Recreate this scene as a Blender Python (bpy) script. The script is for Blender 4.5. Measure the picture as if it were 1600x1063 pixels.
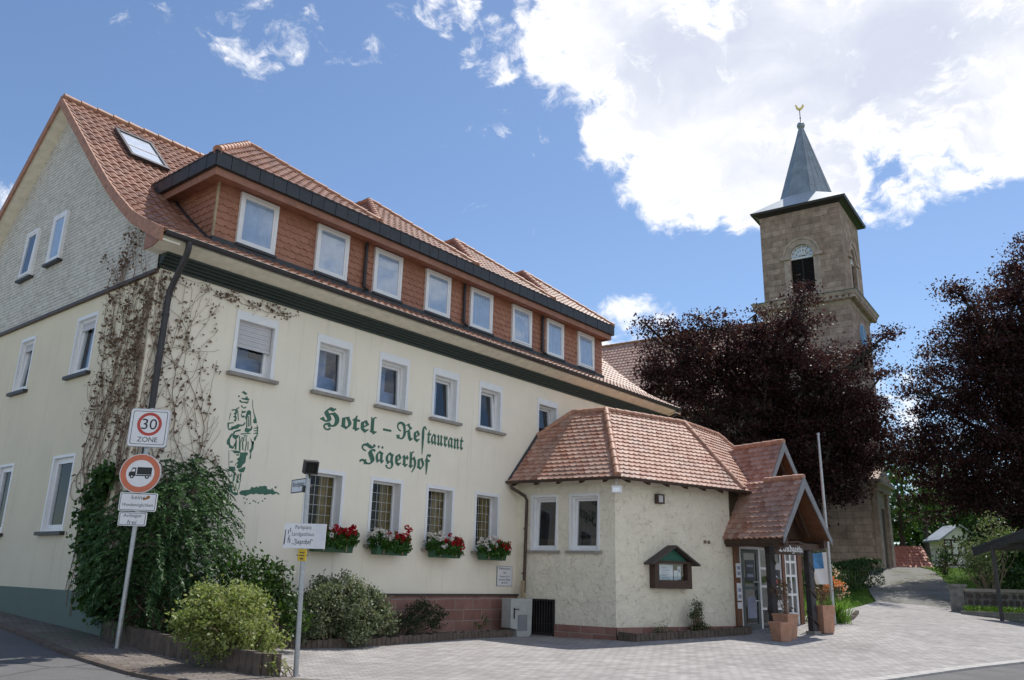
import bpy, bmesh, math, random
import numpy as np
from mathutils import Vector, Matrix, Quaternion
rad = math.radians
S = bpy.context.scene
for o in list(bpy.data.objects): bpy.data.objects.remove(o)

# ---------------------------------------------------------------- camera
FPX = 1285.6447                                   # focal length in pixels of a 1600 px wide frame
RC = np.array([[0.6339814458993166, -0.7729456446122603, 0.02495108675687847],
               [0.2299929800104257, 0.15764338774733483, -0.9603394147099594],
               [0.7383567941052184, 0.6145759454896367, 0.27771505509097516]])
CAM = np.array([-6.5486, -13.7, 0.0])             # eye level is z = 0, the ground lies below it
cd = bpy.data.cameras.new('camera'); cam = bpy.data.objects.new('camera', cd); S.collection.objects.link(cam)
cd.sensor_width = 36.0; cd.lens = FPX/1600*36.0; cd.clip_start = .1; cd.clip_end = 3000
mw = Matrix.Identity(4)
for i in range(3):
    mw[i][0] = RC[0][i]; mw[i][1] = -RC[1][i]; mw[i][2] = -RC[2][i]; mw[i][3] = CAM[i]
cam.matrix_world = mw
S.camera = cam
S.view_settings.view_transform = 'Standard'; S.view_settings.look = 'None'
S.view_settings.gamma = 1.0; S.view_settings.exposure = EXPOSURE = 0.80
S.view_settings.use_curve_mapping = False

def ray(px, py): return RC.T @ np.array([(px-800)/FPX, (py-531.5)/FPX, 1.0])
def at(px, py, d): return CAM + ray(px, py)*d                    # a place d metres ahead
def onY(px, py, y=0.0): r = ray(px, py); return CAM + r*(y-CAM[1])/r[1]
def onX(px, py, x=0.0): r = ray(px, py); return CAM + r*(x-CAM[0])/r[0]

# ---------------------------------------------------------------- sky and sun
SUNV = Vector((0.575, 0.05, 1.0)).normalized()
W = bpy.data.worlds.new('World'); S.world = W; W.use_nodes = True
nt = W.node_tree; N = nt.nodes; L = nt.links
bg = N['Background']
SKY_STRENGTH = 0.13
bg.inputs['Strength'].default_value = SKY_STRENGTH
sky = N.new('ShaderNodeTexSky'); sky.sky_type = 'NISHITA'; sky.sun_disc = False
sky.sun_elevation = math.asin(SUNV.z); sky.sun_rotation = math.atan2(SUNV.x, SUNV.y)
sky.altitude = 200; sky.air_density = 1.0; sky.dust_density = 0.3; sky.ozone_density = 4.0
tc = N.new('ShaderNodeTexCoord')
def wmath(op, a, b=None, c=None, clamp=False):
    n = N.new('ShaderNodeMath'); n.operation = op; n.use_clamp = clamp
    for i, v in enumerate((a, b, c)):
        if v is None: continue
        if isinstance(v, (int, float)): n.inputs[i].default_value = v
        else: L.new(v, n.inputs[i])
    return n.outputs[0]
def wnoise(scale, detail, rough, vec, dist=0.0):
    n = N.new('ShaderNodeTexNoise'); n.inputs['Scale'].default_value = scale; n.inputs['Detail'].default_value = detail
    n.inputs['Roughness'].default_value = rough; n.inputs['Distortion'].default_value = dist
    L.new(vec, n.inputs['Vector']); return n.outputs['Fac']
DIR = tc.outputs['Generated']
def smooth(x, a, b):
    n = N.new('ShaderNodeMapRange'); n.interpolation_type = 'SMOOTHSTEP'
    n.inputs['From Min'].default_value = a; n.inputs['From Max'].default_value = b
    L.new(x, n.inputs['Value']); return n.outputs['Result']
# banks of cloud, each a direction in the sky and an angular size
BANKS = [(1000,30,170,1.7),(1080,150,175,1.7),(1250,90,230,2.1),(1420,40,220,2.1),(1560,60,200,2.0),(1560,200,105,1.6),
         (1190,265,95,1.6),(1060,265,95,1.6),(1290,290,80,1.2),(960,205,55,.9),(1090,330,36,.9),(1470,245,70,.9),(870,80,60,.9),(1390,322,48,.62),(850,10,50,.7),
         (560,22,70,-.10),(605,55,40,-.05),(400,14,80,-.30),(240,20,80,-.12),(775,80,50,.36),(985,540,75,.55),(0,330,55,.5),(1400,640,60,.5),(700,2,50,.30),(770,290,90,-.25)]
bias = None
for px, py, r, amp in BANKS:
    d = Vector(ray(px, py)).normalized(); d2 = Vector(ray(px+r*.8, py+r*.6)).normalized()
    ca = d.dot(d2)
    dp = N.new('ShaderNodeVectorMath'); dp.operation = 'DOT_PRODUCT'; L.new(DIR, dp.inputs[0]); dp.inputs[1].default_value = d
    k = wmath('SUBTRACT', 1.0, wmath('SQRT', wmath('MAXIMUM', wmath('MULTIPLY_ADD', dp.outputs['Value'], -1/(1-ca)/1.7, 1/(1-ca)/1.7), 0.0)))          # 1 in the middle, 0 at the rim
    k = wmath('MINIMUM', wmath('MULTIPLY_ADD', k, 3.2, -.45), amp)
    bias = k if bias is None else wmath('MAXIMUM', bias, k)
bias = wmath('MAXIMUM', bias, -1.0)
sep = N.new('ShaderNodeSeparateXYZ'); L.new(DIR, sep.inputs[0])
# unseen clouds added behind the photographer as bright fill light
back = wmath('MULTIPLY_ADD', sep.outputs['X'], -.25, wmath('MULTIPLY', sep.outputs['Y'], -.97))
back = wmath('MULTIPLY', smooth(back, -.05, .7), 1.25)
bias = wmath('MAXIMUM', bias, wmath('SUBTRACT', back, .72))
wv = N.new('ShaderNodeTexNoise'); wv.inputs['Scale'].default_value = 9.0; wv.inputs['Detail'].default_value = 5; L.new(DIR, wv.inputs['Vector'])
warp = N.new('ShaderNodeVectorMath'); warp.operation = 'MULTIPLY_ADD'; L.new(wv.outputs['Color'], warp.inputs[0]); warp.inputs[1].default_value = (.10, .10, .10); L.new(DIR, warp.inputs[2])
mp = N.new('ShaderNodeMapping'); L.new(warp.outputs[0], mp.inputs['Vector']); mp.inputs['Scale'].default_value = (1, 1, 1.7)
n1 = wnoise(5.5, 11, .62, mp.outputs[0], .25)
n2 = wnoise(21.0, 9, .66, mp.outputs[0], .15)
nz = wmath('ADD', wmath('MULTIPLY', n1, .52), wmath('MULTIPLY', n2, .48))
dens = wmath('ADD', wmath('MULTIPLY', wmath('SUBTRACT', nz, .5), 6.6), bias)
cover = smooth(dens, .06, 1.05)
body = smooth(dens, .85, 1.7)                       # thick middles show a grey-blue underside
n3 = wnoise(3.2, 6, .55, mp.outputs[0], .3)
body = wmath('MULTIPLY', body, smooth(n3, .30, .62))
mixc = N.new('ShaderNodeMix'); mixc.data_type = 'RGBA'
CW = 5.2
mixc.inputs['A'].default_value = (1.0*CW, 1.0*CW, 1.02*CW, 1); mixc.inputs['B'].default_value = (.60*CW, .64*CW, .76*CW, 1)
L.new(body, mixc.inputs['Factor'])
hs = N.new('ShaderNodeHueSaturation'); hs.inputs['Saturation'].default_value = 1.0; hs.inputs['Value'].default_value = .62
L.new(sky.outputs[0], hs.inputs['Color'])
mixs = N.new('ShaderNodeMix'); mixs.data_type = 'RGBA'
L.new(cover, mixs.inputs['Factor']); L.new(hs.outputs[0], mixs.inputs['A']); L.new(mixc.outputs['Result'], mixs.inputs['B'])
L.new(mixs.outputs['Result'], bg.inputs['Color'])
sl = bpy.data.lights.new('sun', 'SUN'); sl.energy = 2.75; sl.angle = rad(.53); sl.color = (1.0, .955, .88)
so = bpy.data.objects.new('sun', sl); S.collection.objects.link(so)
so.rotation_euler = SUNV.to_track_quat('Z', 'Y').to_euler(); so.location = (30, 0, 60)

# ---------------------------------------------------------------- materials
def rgba(c): return (c[0], c[1], c[2], 1)
class MN:
    """small node helper"""
    def __init__(s, name):
        s.m = bpy.data.materials.new(name); s.m.use_nodes = True; s.t = s.m.node_tree; s.n = s.t.nodes; s.l = s.t.links
        s.p = s.n['Principled BSDF']; s.tc = s.n.new('ShaderNodeTexCoord'); s.out = s.n['Material Output']
    def link(s, a, b): s.l.new(a, b)
    def noise(s, scale, detail=4, rough=.55, vec=None, dist=0, dim='3D'):
        n = s.n.new('ShaderNodeTexNoise'); n.inputs['Scale'].default_value = scale; n.inputs['Detail'].default_value = detail
        n.inputs['Roughness'].default_value = rough; n.inputs['Distortion'].default_value = dist
        s.l.new(vec if vec is not None else s.tc.outputs['Object'], n.inputs['Vector']); return n.outputs['Fac']
    def ramp(s, fac, stops, interp='LINEAR'):
        r = s.n.new('ShaderNodeValToRGB'); e = r.color_ramp.elements; r.color_ramp.interpolation = interp
        while len(e) < len(stops): e.new(.5)
        for k, (p, c) in enumerate(stops): e[k].position = p; e[k].color = rgba(c) if len(c) == 3 else c
        s.l.new(fac, r.inputs['Fac']); return r.outputs['Color']
    def mix(s, f, a, b, mode='MIX'):
        n = s.n.new('ShaderNodeMix'); n.data_type = 'RGBA'; n.blend_type = mode
        for k, v in (('Factor', f), ('A', a), ('B', b)):
            if isinstance(v, (int, float)): n.inputs[k].default_value = v
            elif isinstance(v, tuple): n.inputs[k].default_value = rgba(v)
            else: s.l.new(v, n.inputs[k])
        return n.outputs['Result']
    def math(s, op, a, b=None, c=None):
        n = s.n.new('ShaderNodeMath'); n.operation = op
        for i, v in enumerate((a, b, c)):
            if v is None: continue
            if isinstance(v, (int, float)): n.inputs[i].default_value = v
            else: s.l.new(v, n.inputs[i])
        return n.outputs[0]
    def bump(s, h, strength=.3, dist=.02):
        b = s.n.new('ShaderNodeBump'); b.inputs['Strength'].default_value = strength; b.inputs['Distance'].default_value = dist
        s.l.new(h, b.inputs['Height'])
        s.l.new(b.outputs['Normal'], s.p.inputs['Normal']); return b
    def base(s, c, rough=.7, metal=0.0, spec=.5):
        if isinstance(c, tuple): s.p.inputs['Base Color'].default_value = rgba(c)
        else: s.l.new(c, s.p.inputs['Base Color'])
        s.p.inputs['Roughness'].default_value = rough; s.p.inputs['Metallic'].default_value = metal
        s.p.inputs['Specular IOR Level'].default_value = spec
        return s.m
def sc(c, k): return tuple(min(1, x*k) for x in c)
def plain(name, c, rough=.6, metal=0.0, var=.12, vs=6.0, bump=0.0, bs=60.0, spec=.5):
    m = MN(name); f = m.noise(vs, 5, .6)
    col = m.ramp(f, [(.3, sc(c, 1-var)), (.7, sc(c, 1+var))])
    if bump: m.bump(m.noise(bs, 4, .6), bump, .01)
    return m.base(col, rough, metal, spec)
def plaster(name, c, streak=.10, bump=.35, bs=45, dirt=(.45, .42, .33)):
    m = MN(name); f = m.noise(1.1, 6, .62)
    col = m.ramp(f, [(.3, sc(c, .955)), (.7, sc(c, 1.03))])
    mp = m.n.new('ShaderNodeMapping'); mp.inputs['Scale'].default_value = (3.2, 3.2, .22); m.link(m.tc.outputs['Object'], mp.inputs['Vector'])
    st = m.noise(1.6, 6, .65, mp.outputs[0])
    col = m.mix(m.math('MULTIPLY', m.ramp(st, [(.55, (0, 0, 0)), (.8, (1, 1, 1))]), streak), col, dirt)
    m.bump(m.math('ADD', m.noise(bs, 6, .65), m.math('MULTIPLY', m.noise(5, 3, .5), .6)), bump, .012)
    return m.base(col, .88, 0, .2)
def rough_plaster(name, c):
    # hand-thrown render: short curved trowel ridges scattered over an uneven coat
    m = MN(name)
    nv = m.n.new('ShaderNodeTexNoise'); nv.inputs['Scale'].default_value = 3.5; nv.inputs['Detail'].default_value = 3; m.link(m.tc.outputs['Object'], nv.inputs['Vector'])
    def ridges(scale, cut, off):
        va = m.n.new('ShaderNodeVectorMath'); va.operation = 'MULTIPLY_ADD'; m.link(nv.outputs['Color'], va.inputs[0]); va.inputs[1].default_value = (.35, .35, .35); m.link(m.tc.outputs['Object'], va.inputs[2])
        ad = m.n.new('ShaderNodeVectorMath'); ad.operation = 'ADD'; m.link(va.outputs[0], ad.inputs[0]); ad.inputs[1].default_value = (off, off*.7, off*1.3)
        v = m.n.new('ShaderNodeTexVoronoi'); v.feature = 'DISTANCE_TO_EDGE'; v.inputs['Scale'].default_value = scale; m.link(ad.outputs[0], v.inputs['Vector'])
        line = m.ramp(v.outputs['Distance'], [(.0, (1,)*3), (.03, (.35,)*3), (.075, (0,)*3)])
        return m.math('MULTIPLY', line, m.ramp(m.noise(scale*.9, 2, .5, ad.outputs[0]), [(cut, (0,)*3), (cut+.07, (1,)*3)]))
    def scallop(scale, off):
        va = m.n.new('ShaderNodeVectorMath'); va.operation = 'MULTIPLY_ADD'; m.link(nv.outputs['Color'], va.inputs[0]); va.inputs[1].default_value = (.25, .25, .25); m.link(m.tc.outputs['Object'], va.inputs[2])
        ad = m.n.new('ShaderNodeVectorMath'); ad.operation = 'ADD'; m.link(va.outputs[0], ad.inputs[0]); ad.inputs[1].default_value = (off, off*.7, off*1.3)
        v = m.n.new('ShaderNodeTexVoronoi'); v.inputs['Scale'].default_value = scale; m.link(ad.outputs[0], v.inputs['Vector'])
        sp = m.n.new('ShaderNodeVectorMath'); sp.operation = 'SUBTRACT'; m.link(ad.outputs[0], sp.inputs[0]); m.link(v.outputs['Position'], sp.inputs[1])
        sx = m.n.new('ShaderNodeSeparateXYZ'); m.link(sp.outputs[0], sx.inputs[0])
        # each throw of plaster stands out at its lower lip, on some of the wall only
        return m.math('MULTIPLY', m.math('MULTIPLY', sx.outputs['Z'], scale*.45), m.ramp(m.noise(scale*.45, 2, .5, ad.outputs[0]), [(.40, (.12,)*3), (.58, (1,)*3)]))
    r = m.math('ADD', scallop(4.6, 1.3), m.math('MULTIPLY', ridges(7.5, .56, 7.1), .22))
    h = m.math('ADD', r, m.math('ADD', m.math('MULTIPLY', m.noise(9, 5, .6), .5), m.math('MULTIPLY', m.noise(50, 4, .6), .12)))
    m.bump(h, .85, .085)
    f = m.noise(1.6, 6, .62); col = m.ramp(f, [(.3, sc(c, .92)), (.7, sc(c, 1.04))])
    return m.base(col, .9, 0, .2)
def blocks(name, c1, c2, mortar, w, h, bump=.5, ms=.012, var=.25, rough=.85, moss=None):
    m = MN(name)
    b = m.n.new('ShaderNodeTexBrick'); b.inputs['Scale'].default_value = 1.0; b.inputs['Brick Width'].default_value = w; b.inputs['Row Height'].default_value = h
    b.inputs['Mortar Size'].default_value = ms; b.inputs['Mortar Smooth'].default_value = .3; b.inputs['Bias'].default_value = 0
    b.inputs['Color1'].default_value = rgba(c1); b.inputs['Color2'].default_value = rgba(c2); b.inputs['Mortar'].default_value = rgba(mortar)
    uv = m.n.new('ShaderNodeUVMap')
    wob = m.n.new('ShaderNodeTexNoise'); wob.inputs['Scale'].default_value = 3.0; m.link(uv.outputs[0], wob.inputs['Vector'])
    va = m.n.new('ShaderNodeVectorMath'); va.operation = 'MULTIPLY_ADD'; m.link(wob.outputs['Color'], va.inputs[0]); va.inputs[1].default_value = (h*.12, h*.12, 0); m.link(uv.outputs[0], va.inputs[2])
    m.link(va.outputs[0], b.inputs['Vector'])
    col0 = m.mix(1.0, b.outputs['Color'], m.ramp(m.noise(.32, 7, .7), [(.3, (1-var*.7,)*3), (.5, (1,)*3), (.7, (1+var*.3,)*3)]), 'MULTIPLY')
    f = m.noise(2.2, 7, .65)
    col = m.mix(1.0, col0, m.ramp(f, [(.25, (1-var,)*3), (.75, (1+var*.6,)*3)]), 'MULTIPLY')
    if moss: col = m.mix(m.ramp(m.noise(.5, 6, .7), [(.48, (0, 0, 0)), (.66, (.75, .75, .75))]), col, moss)
    m.bump(m.math('ADD', m.math('MULTIPLY', b.outputs['Fac'], -1.0), m.math('MULTIPLY', m.noise(35, 5, .7), .6)), bump, .012)
    return m.base(col, rough, 0, .25)
def tilemat(name, cols, rough=.6, weather=None, wamt=.5, spec=.4, wscale=.8):
    # uv holds (tile column, course): every tile its own tone
    m = MN(name); uv = m.n.new('ShaderNodeUVMap')
    fl = m.n.new('ShaderNodeVectorMath'); fl.operation = 'FLOOR'; m.link(uv.outputs[0], fl.inputs[0])
    wn = m.n.new('ShaderNodeTexWhiteNoise'); wn.noise_dimensions = '3D'; m.link(fl.outputs[0], wn.inputs['Vector'])
    k = len(cols)-1
    col = m.ramp(wn.outputs['Value'], [(i/k, c) for i, c in enumerate(cols)])
    f = m.noise(14, 4, .6); col = m.mix(1.0, col, m.ramp(f, [(.3, (.86,)*3), (.7, (1.1,)*3)]), 'MULTIPLY')
    if weather: col = m.mix(m.math('MULTIPLY', m.ramp(m.noise(wscale, 7, .68), [(.47, (0, 0, 0)), (.68, (1, 1, 1))]), wamt), col, weather)
    m.bump(m.noise(60, 3, .6), .15, .005)
    return m.base(col, rough, 0, spec)
def leafmat(name, cols, trans=.35, rough=.5, spec=.35, tcol=1.3):
    m = MN(name); g = m.n.new('ShaderNodeNewGeometry'); k = len(cols)-1
    col = m.ramp(g.outputs['Random Per Island'], [(i/k, c) for i, c in enumerate(cols)])
    f = m.noise(.9, 3, .6); col = m.mix(1.0, col, m.ramp(f, [(.3, (.8,)*3), (.7, (1.15,)*3)]), 'MULTIPLY')
    m.base(col, rough, 0, spec)
    t = m.n.new('ShaderNodeBsdfTranslucent'); m.link(m.mix(1.0, col, (tcol, tcol, tcol*.8), 'MULTIPLY'), t.inputs['Color'])
    ms = m.n.new('ShaderNodeMixShader'); ms.inputs[0].default_value = trans
    m.link(m.p.outputs[0], ms.inputs[1]); m.link(t.outputs[0], ms.inputs[2]); m.link(ms.outputs[0], m.out.inputs['Surface'])
    return m.m
def glassmat(name, ior=1.7, tint=(.86, .92, .95)):
    m = MN(name); m.n.remove(m.p)
    fr = m.n.new('ShaderNodeFresnel'); geo = m.n.new('ShaderNodeNewGeometry'); m.link(m.math('ADD', m.math('MULTIPLY', geo.outputs['Backfacing'], 1/ior-ior), ior), fr.inputs['IOR'])
    gl = m.n.new('ShaderNodeBsdfGlossy'); gl.inputs['Roughness'].default_value = .015; gl.inputs['Color'].default_value = (.95, .97, 1, 1)
    b = m.n.new('ShaderNodeBump'); b.inputs['Strength'].default_value = .08; b.inputs['Distance'].default_value = .02
    m.link(m.noise(1.6, 2, .5), b.inputs['Height']); m.link(b.outputs[0], gl.inputs['Normal'])
    tr = m.n.new('ShaderNodeBsdfTransparent'); tr.inputs['Color'].default_value = rgba(tint)
    ms = m.n.new('ShaderNodeMixShader'); m.link(fr.outputs[0], ms.inputs[0]); m.link(tr.outputs[0], ms.inputs[1]); m.link(gl.outputs[0], ms.inputs[2])
    m.link(ms.outputs[0], m.out.inputs['Surface']); return m.m

M = {}
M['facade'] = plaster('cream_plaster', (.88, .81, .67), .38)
M['gable'] = plaster('shaded_gable_plaster', (.76, .685, .52), .35)  # same cream plaster with the gable's shade darkened into its colour
M['annex'] = rough_plaster('trowelled_plaster', (.84, .775, .625))
M['greenplinth'] = plaster('green_grey_plaster', (.15, .20, .17), .35, .4, 40, (.22, .22, .19))
M['plinth'] = blocks('red_sandstone_blocks', (.26, .13, .105), (.34, .19, .155), (.36, .29, .25), .62, .24, .6, .012, .3)
M['capstone'] = plain('dark_capstone', (.07, .055, .05), .8)
M['greentrim'] = plain('dark_green_paint', (.022, .034, .027), .55)
M['soffit'] = plain('cream_boards', (.78, .72, .58), .7)
M['green'] = plain('green_wall_paint', (.06, .155, .105), .85, var=.2, vs=9)
M['white'] = plain('white_frame', (.80, .80, .80), .35, var=.04)
M['whitewall'] = plain('white_surround', (.78, .77, .75), .7, var=.05)
M['sill'] = plain('grey_concrete_sill', (.30, .275, .24), .85, var=.2, bump=.3)
M['darksill'] = plain('dark_metal_sill', (.035, .032, .035), .5)
M['shutter'] = plain('grey_shutter', (.55, .54, .55), .5, var=.05)
M['glass'] = glassmat('window_glass', 1.75)
M['glass_clear'] = glassmat('clear_window_glass', 1.35)
M['glass_street'] = glassmat('street_side_glass', 1.30)
M['glass_dormer'] = glassmat('dormer_glass', 2.1)
M['sky_reflect_glass'] = plain('painted_sky_reflection', (.78, .82, .86), .2, .3, var=.1, spec=1.0)  # bright sky reflection painted in as a pale base colour
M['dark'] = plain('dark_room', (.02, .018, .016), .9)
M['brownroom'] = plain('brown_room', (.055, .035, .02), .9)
M['curtain'] = plain('net_curtain', (.47, .53, .66), .9, var=.10)
M['bluereflect'] = plain('painted_blue_reflection', (.22, .30, .48), .8, var=.2)  # blue of the reflected sky, painted on panels behind the upper panes
M['yellow'] = plain('yellow_curtain', (.27, .18, .05), .9, var=.35)
M['lampshade'] = plain('yellow_lamp', (.85, .62, .12), .8)
M['lead'] = plain('lead_cames', (.42, .42, .40), .5)
M['pantile'] = tilemat('red_brown_pantiles', [(.20, .082, .048), (.29, .135, .085), (.35, .18, .12), (.25, .11, .068)], .55, (.22, .15, .115), .6)
M['ridge'] = plain('ridge_tile', (.36, .17, .10), .6, var=.3, vs=9)
M['plaintile'] = tilemat('weathered_plain_tiles', [(.33, .15, .10), (.45, .25, .18), (.54, .35, .275), (.41, .205, .145), (.49, .30, .23)], .62, (.20, .17, .155), .5, .3, .9)
M['annexridge'] = plain('annex_ridge_tile', (.42, .215, .14), .6, var=.35, vs=7)
M['fascia'] = plain('dark_slate_fascia', (.035, .037, .042), .55, var=.25, vs=5)
M['brownboard'] = plain('brown_board', (.30, .14, .088), .6, var=.18)
M['cladding'] = tilemat('brown_shingles', [(.325, .145, .085), (.40, .185, .115), (.36, .162, .098)], .6, (.15, .06, .04), .4)
M['slate'] = tilemat('pale_grey_shingles', [(.54, .52, .465), (.60, .58, .525), (.65, .63, .575), (.57, .55, .49), (.49, .47, .42)], .8, (.42, .39, .34), .4)
M['gutter'] = plain('dark_gutter_metal', (.05, .047, .05), .45, .4, var=.2)
M['copper'] = plain('brown_pipe', (.085, .055, .042), .5, .3, var=.25)
M['wood'] = plain('dark_brown_timber', (.055, .028, .016), .6, var=.3, vs=8)
M['redwood'] = plain('brown_timber', (.17, .072, .035), .55, var=.25, vs=8)
M['greyboard'] = plain('grey_verge_board', (.22, .22, .23), .6)
M['paleWood'] = plain('weathered_batten', (.40, .31, .19), .8, var=.25)
M['steel'] = plain('galvanised_steel', (.42, .43, .44), .4, .7, var=.15, vs=12)
M['signback'] = plain('sign_grey_rim', (.40, .41, .43), .45, .4)
M['signwhite'] = plain('sign_white', (.80, .80, .81), .4, var=.05)
M['signred'] = plain('sign_red', (.52, .055, .04), .45, var=.1)
M['signorange'] = plain('faded_sign_orange', (.62, .17, .085), .5, var=.1)
M['black'] = plain('sign_black', (.014, .014, .016), .5)
M['ink'] = plain('dark_print', (.06, .06, .075), .6)
M['yellowsign'] = plain('yellow_sign', (.66, .45, .02), .5, var=.12)
M['rust'] = plain('rust_stain', (.35, .15, .04), .8)
M['terracotta'] = plain('terracotta', (.44, .235, .15), .75, var=.18, vs=5, bump=.2)
M['greybox'] = plain('grey_cabinet', (.40, .41, .39), .5, var=.1)
M['greypanel'] = plain('grey_flap', (.21, .215, .23), .5)
M['boxgreen'] = plain('green_plastic_trough', (.022, .085, .04), .45)
M['menugreen'] = plain('menu_case_green', (.012, .10, .065), .6)
M['paper'] = plain('paper', (.78, .78, .80), .7, var=.06)
M['greypaper'] = plain('printed_paper', (.30, .32, .42), .7, var=.3, vs=30)
M['poster'] = plain('dark_poster', (.02, .022, .035), .4)
M['blue'] = plain('banner_blue', (.09, .28, .55), .7, var=.3, vs=9)
M['doorgreen'] = plain('grey_green_door', (.10, .12, .115), .5)
M['zinc'] = plain('zinc_sheet', (.30, .335, .375), .5, .25, var=.22, vs=1.5)
M['zincsunlit'] = plain('sunlit_zinc_sheet', (.46, .49, .52), .45, .3, var=.1)  # paler copy of the zinc, sunlight on the skirt put into its colour
M['gold'] = plain('gilt', (.75, .60, .20), .35, .6)
M['patina'] = plain('green_copper_edge', (.10, .17, .15), .6)
M['ashlar'] = blocks('brown_sandstone_ashlar', (.37, .26, .205), (.53, .39, .31), (.26, .20, .165), .95, .40, .7, .016, .42, .9)
M['ashlartrim'] = plain('sandstone_trim', (.46, .36, .295), .85, var=.3, vs=2.5, bump=.3)
M['louvre'] = plain('dark_louvres', (.025, .02, .018), .8)
M['churchtile'] = tilemat('pale_red_church_tiles', [(.40, .22, .17), (.47, .28, .22), (.52, .33, .27)], .6, (.35, .22, .18), .4)
M['shedtile'] = tilemat('red_shed_tiles', [(.42, .16, .11), (.50, .21, .15), (.46, .19, .13)], .6)
M['paving'] = blocks('grey_concrete_pavers', (.315, .297, .29), (.40, .38, .372), (.18, .168, .16), .24, .12, .5, .009, .28, .85)
M['pathpaving'] = blocks('mossy_path_pavers', (.205, .20, .19), (.25, .245, .235), (.12, .12, .09), .24, .12, .4, .008, .3, .9, (.13, .14, .09))
M['sidewalk'] = blocks('brown_pavement_setts', (.175, .15, .13), (.235, .20, .175), (.10, .09, .08), .22, .11, .5, .008, .3, .9, (.14, .15, .09))
M['kerb'] = plain('kerb_stone', (.40, .385, .365), .9, var=.2, bump=.3)
M['soil'] = plain('bed_soil', (.05, .036, .026), .95, var=.4, vs=9, bump=.8, bs=25)
M['palisade'] = plain('brown_concrete_edging', (.115, .088, .07), .9, var=.35, vs=7, bump=.4)
M['stonewall'] = plain('shaded_rubble', (.19, .182, .168), .9, var=.4, vs=4, bump=.6, bs=15)  # shade on the wall put into the colour; the mortar itself is pale
M['bark'] = plain('grey_bark', (.055, .048, .042), .9, var=.35, vs=4, bump=.8, bs=15)
M['stem'] = plain('brown_vine_stem', (.24, .17, .125), .85, var=.3)
M['twig'] = plain('green_stem', (.06, .09, .03), .8)
def asphalt():
    m = MN('asphalt'); f = m.noise(1.2, 8, .7); g = m.noise(160, 2, .5)
    col = m.mix(1.0, m.ramp(f, [(.3, (.115, .112, .112)), (.7, (.165, .16, .158))]), m.ramp(g, [(.3, (.7,)*3), (.7, (1.25,)*3)]), 'MULTIPLY')
    v = m.n.new('ShaderNodeTexVoronoi'); v.feature = 'DISTANCE_TO_EDGE'; v.inputs['Scale'].default_value = .35
    m.link(m.tc.outputs['Object'], v.inputs['Vector'])
    col = m.mix(m.ramp(v.outputs['Distance'], [(.004, (.55,)*3), (.012, (0,)*3)]), col, (.035, .035, .036))
    m.bump(g, .5, .006); return m.base(col, .9, 0, .25)
M['asphalt'] = asphalt()
def grassground():
    m = MN('grass_ground'); f = m.noise(.25, 8, .7)
    col = m.ramp(f, [(.3, (.055, .11, .014)), (.55, (.09, .17, .022)), (.75, (.12, .20, .035))])
    col = m.mix(1.0, col, m.ramp(m.noise(18, 5, .7), [(.3, (.6,)*3), (.7, (1.25,)*3)]), 'MULTIPLY')
    m.bump(m.noise(25, 5, .7), .9, .05); return m.base(col, .9, 0, .15)
M['ground'] = grassground()
M['grass'] = leafmat('grass_blades', [(.06, .13, .015), (.10, .20, .025), (.14, .24, .04)], .4)
M['beech'] = leafmat('copper_beech_leaves', [(.023, .010, .012), (.040, .015, .019), (.064, .022, .026), (.031, .015, .017), (.09, .038, .037), (.038, .026, .02)], .32, .5, .22, 1.7)
M['yew'] = leafmat('yew_needles', [(.028, .07, .022), (.055, .125, .04), (.12, .22, .08), (.034, .085, .028)], .25, .5)
M['ivy'] = leafmat('ivy_leaves', [(.02, .06, .012), (.04, .10, .02), (.06, .13, .03)], .3)
M['deadleaf'] = leafmat('withered_leaves', [(.13, .08, .055), (.19, .125, .088), (.26, .185, .135), (.095, .058, .04)], .1, .8, .2)
M['lightbush'] = leafmat('yellow_green_leaves', [(.14, .20, .045), (.23, .29, .075), (.34, .39, .14), (.18, .23, .055), (.42, .43, .22)], .4)
M['darkbush'] = leafmat('dark_green_leaves', [(.018, .045, .008), (.035, .08, .014), (.065, .12, .022)], .3)
M['varbush'] = leafmat('grey_green_leaves', [(.055, .085, .035), (.10, .14, .06), (.17, .21, .11), (.30, .32, .22), (.075, .11, .045)], .3)
M['berry'] = leafmat('small_dark_leaves', [(.016, .03, .012), (.03, .05, .018), (.05, .06, .03)], .25)
M['tree'] = leafmat('tree_leaves', [(.018, .05, .010), (.032, .085, .016), (.055, .12, .022)], .3)
M['treelight'] = leafmat('light_tree_leaves', [(.05, .10, .02), (.08, .15, .03), (.12, .19, .05)], .4)
M['olive'] = leafmat('olive_shrub_leaves', [(.07, .12, .03), (.12, .18, .05), (.20, .25, .10), (.28, .31, .16)], .4)
M['hedge'] = leafmat('hedge_leaves', [(.015, .045, .008), (.03, .07, .012), (.045, .095, .018)], .25)
M['lily'] = leafmat('lily_blades', [(.09, .19, .02), (.14, .27, .035), (.20, .33, .06)], .45)
M['redleaf'] = leafmat('reddish_shrub_leaves', [(.09, .035, .02), (.16, .07, .035), (.10, .09, .03), (.20, .10, .05)], .3)
M['geranium'] = leafmat('geranium_leaves', [(.025, .08, .012), (.05, .13, .02), (.08, .18, .03)], .35)
M['redflower'] = leafmat('red_petals', [(.42, .01, .02), (.58, .02, .03), (.34, .008, .02)], .3)
M['whiteflower'] = leafmat('white_petals', [(.75, .72, .70), (.85, .82, .80), (.70, .62, .62)], .3)
M['orangeflower'] = leafmat('orange_petals', [(.62, .20, .05), (.75, .30, .10), (.70, .25, .12)], .3)
M['pinkflower'] = leafmat('pale_pink_petals', [(.70, .45, .30), (.75, .55, .42)], .3)

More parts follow.
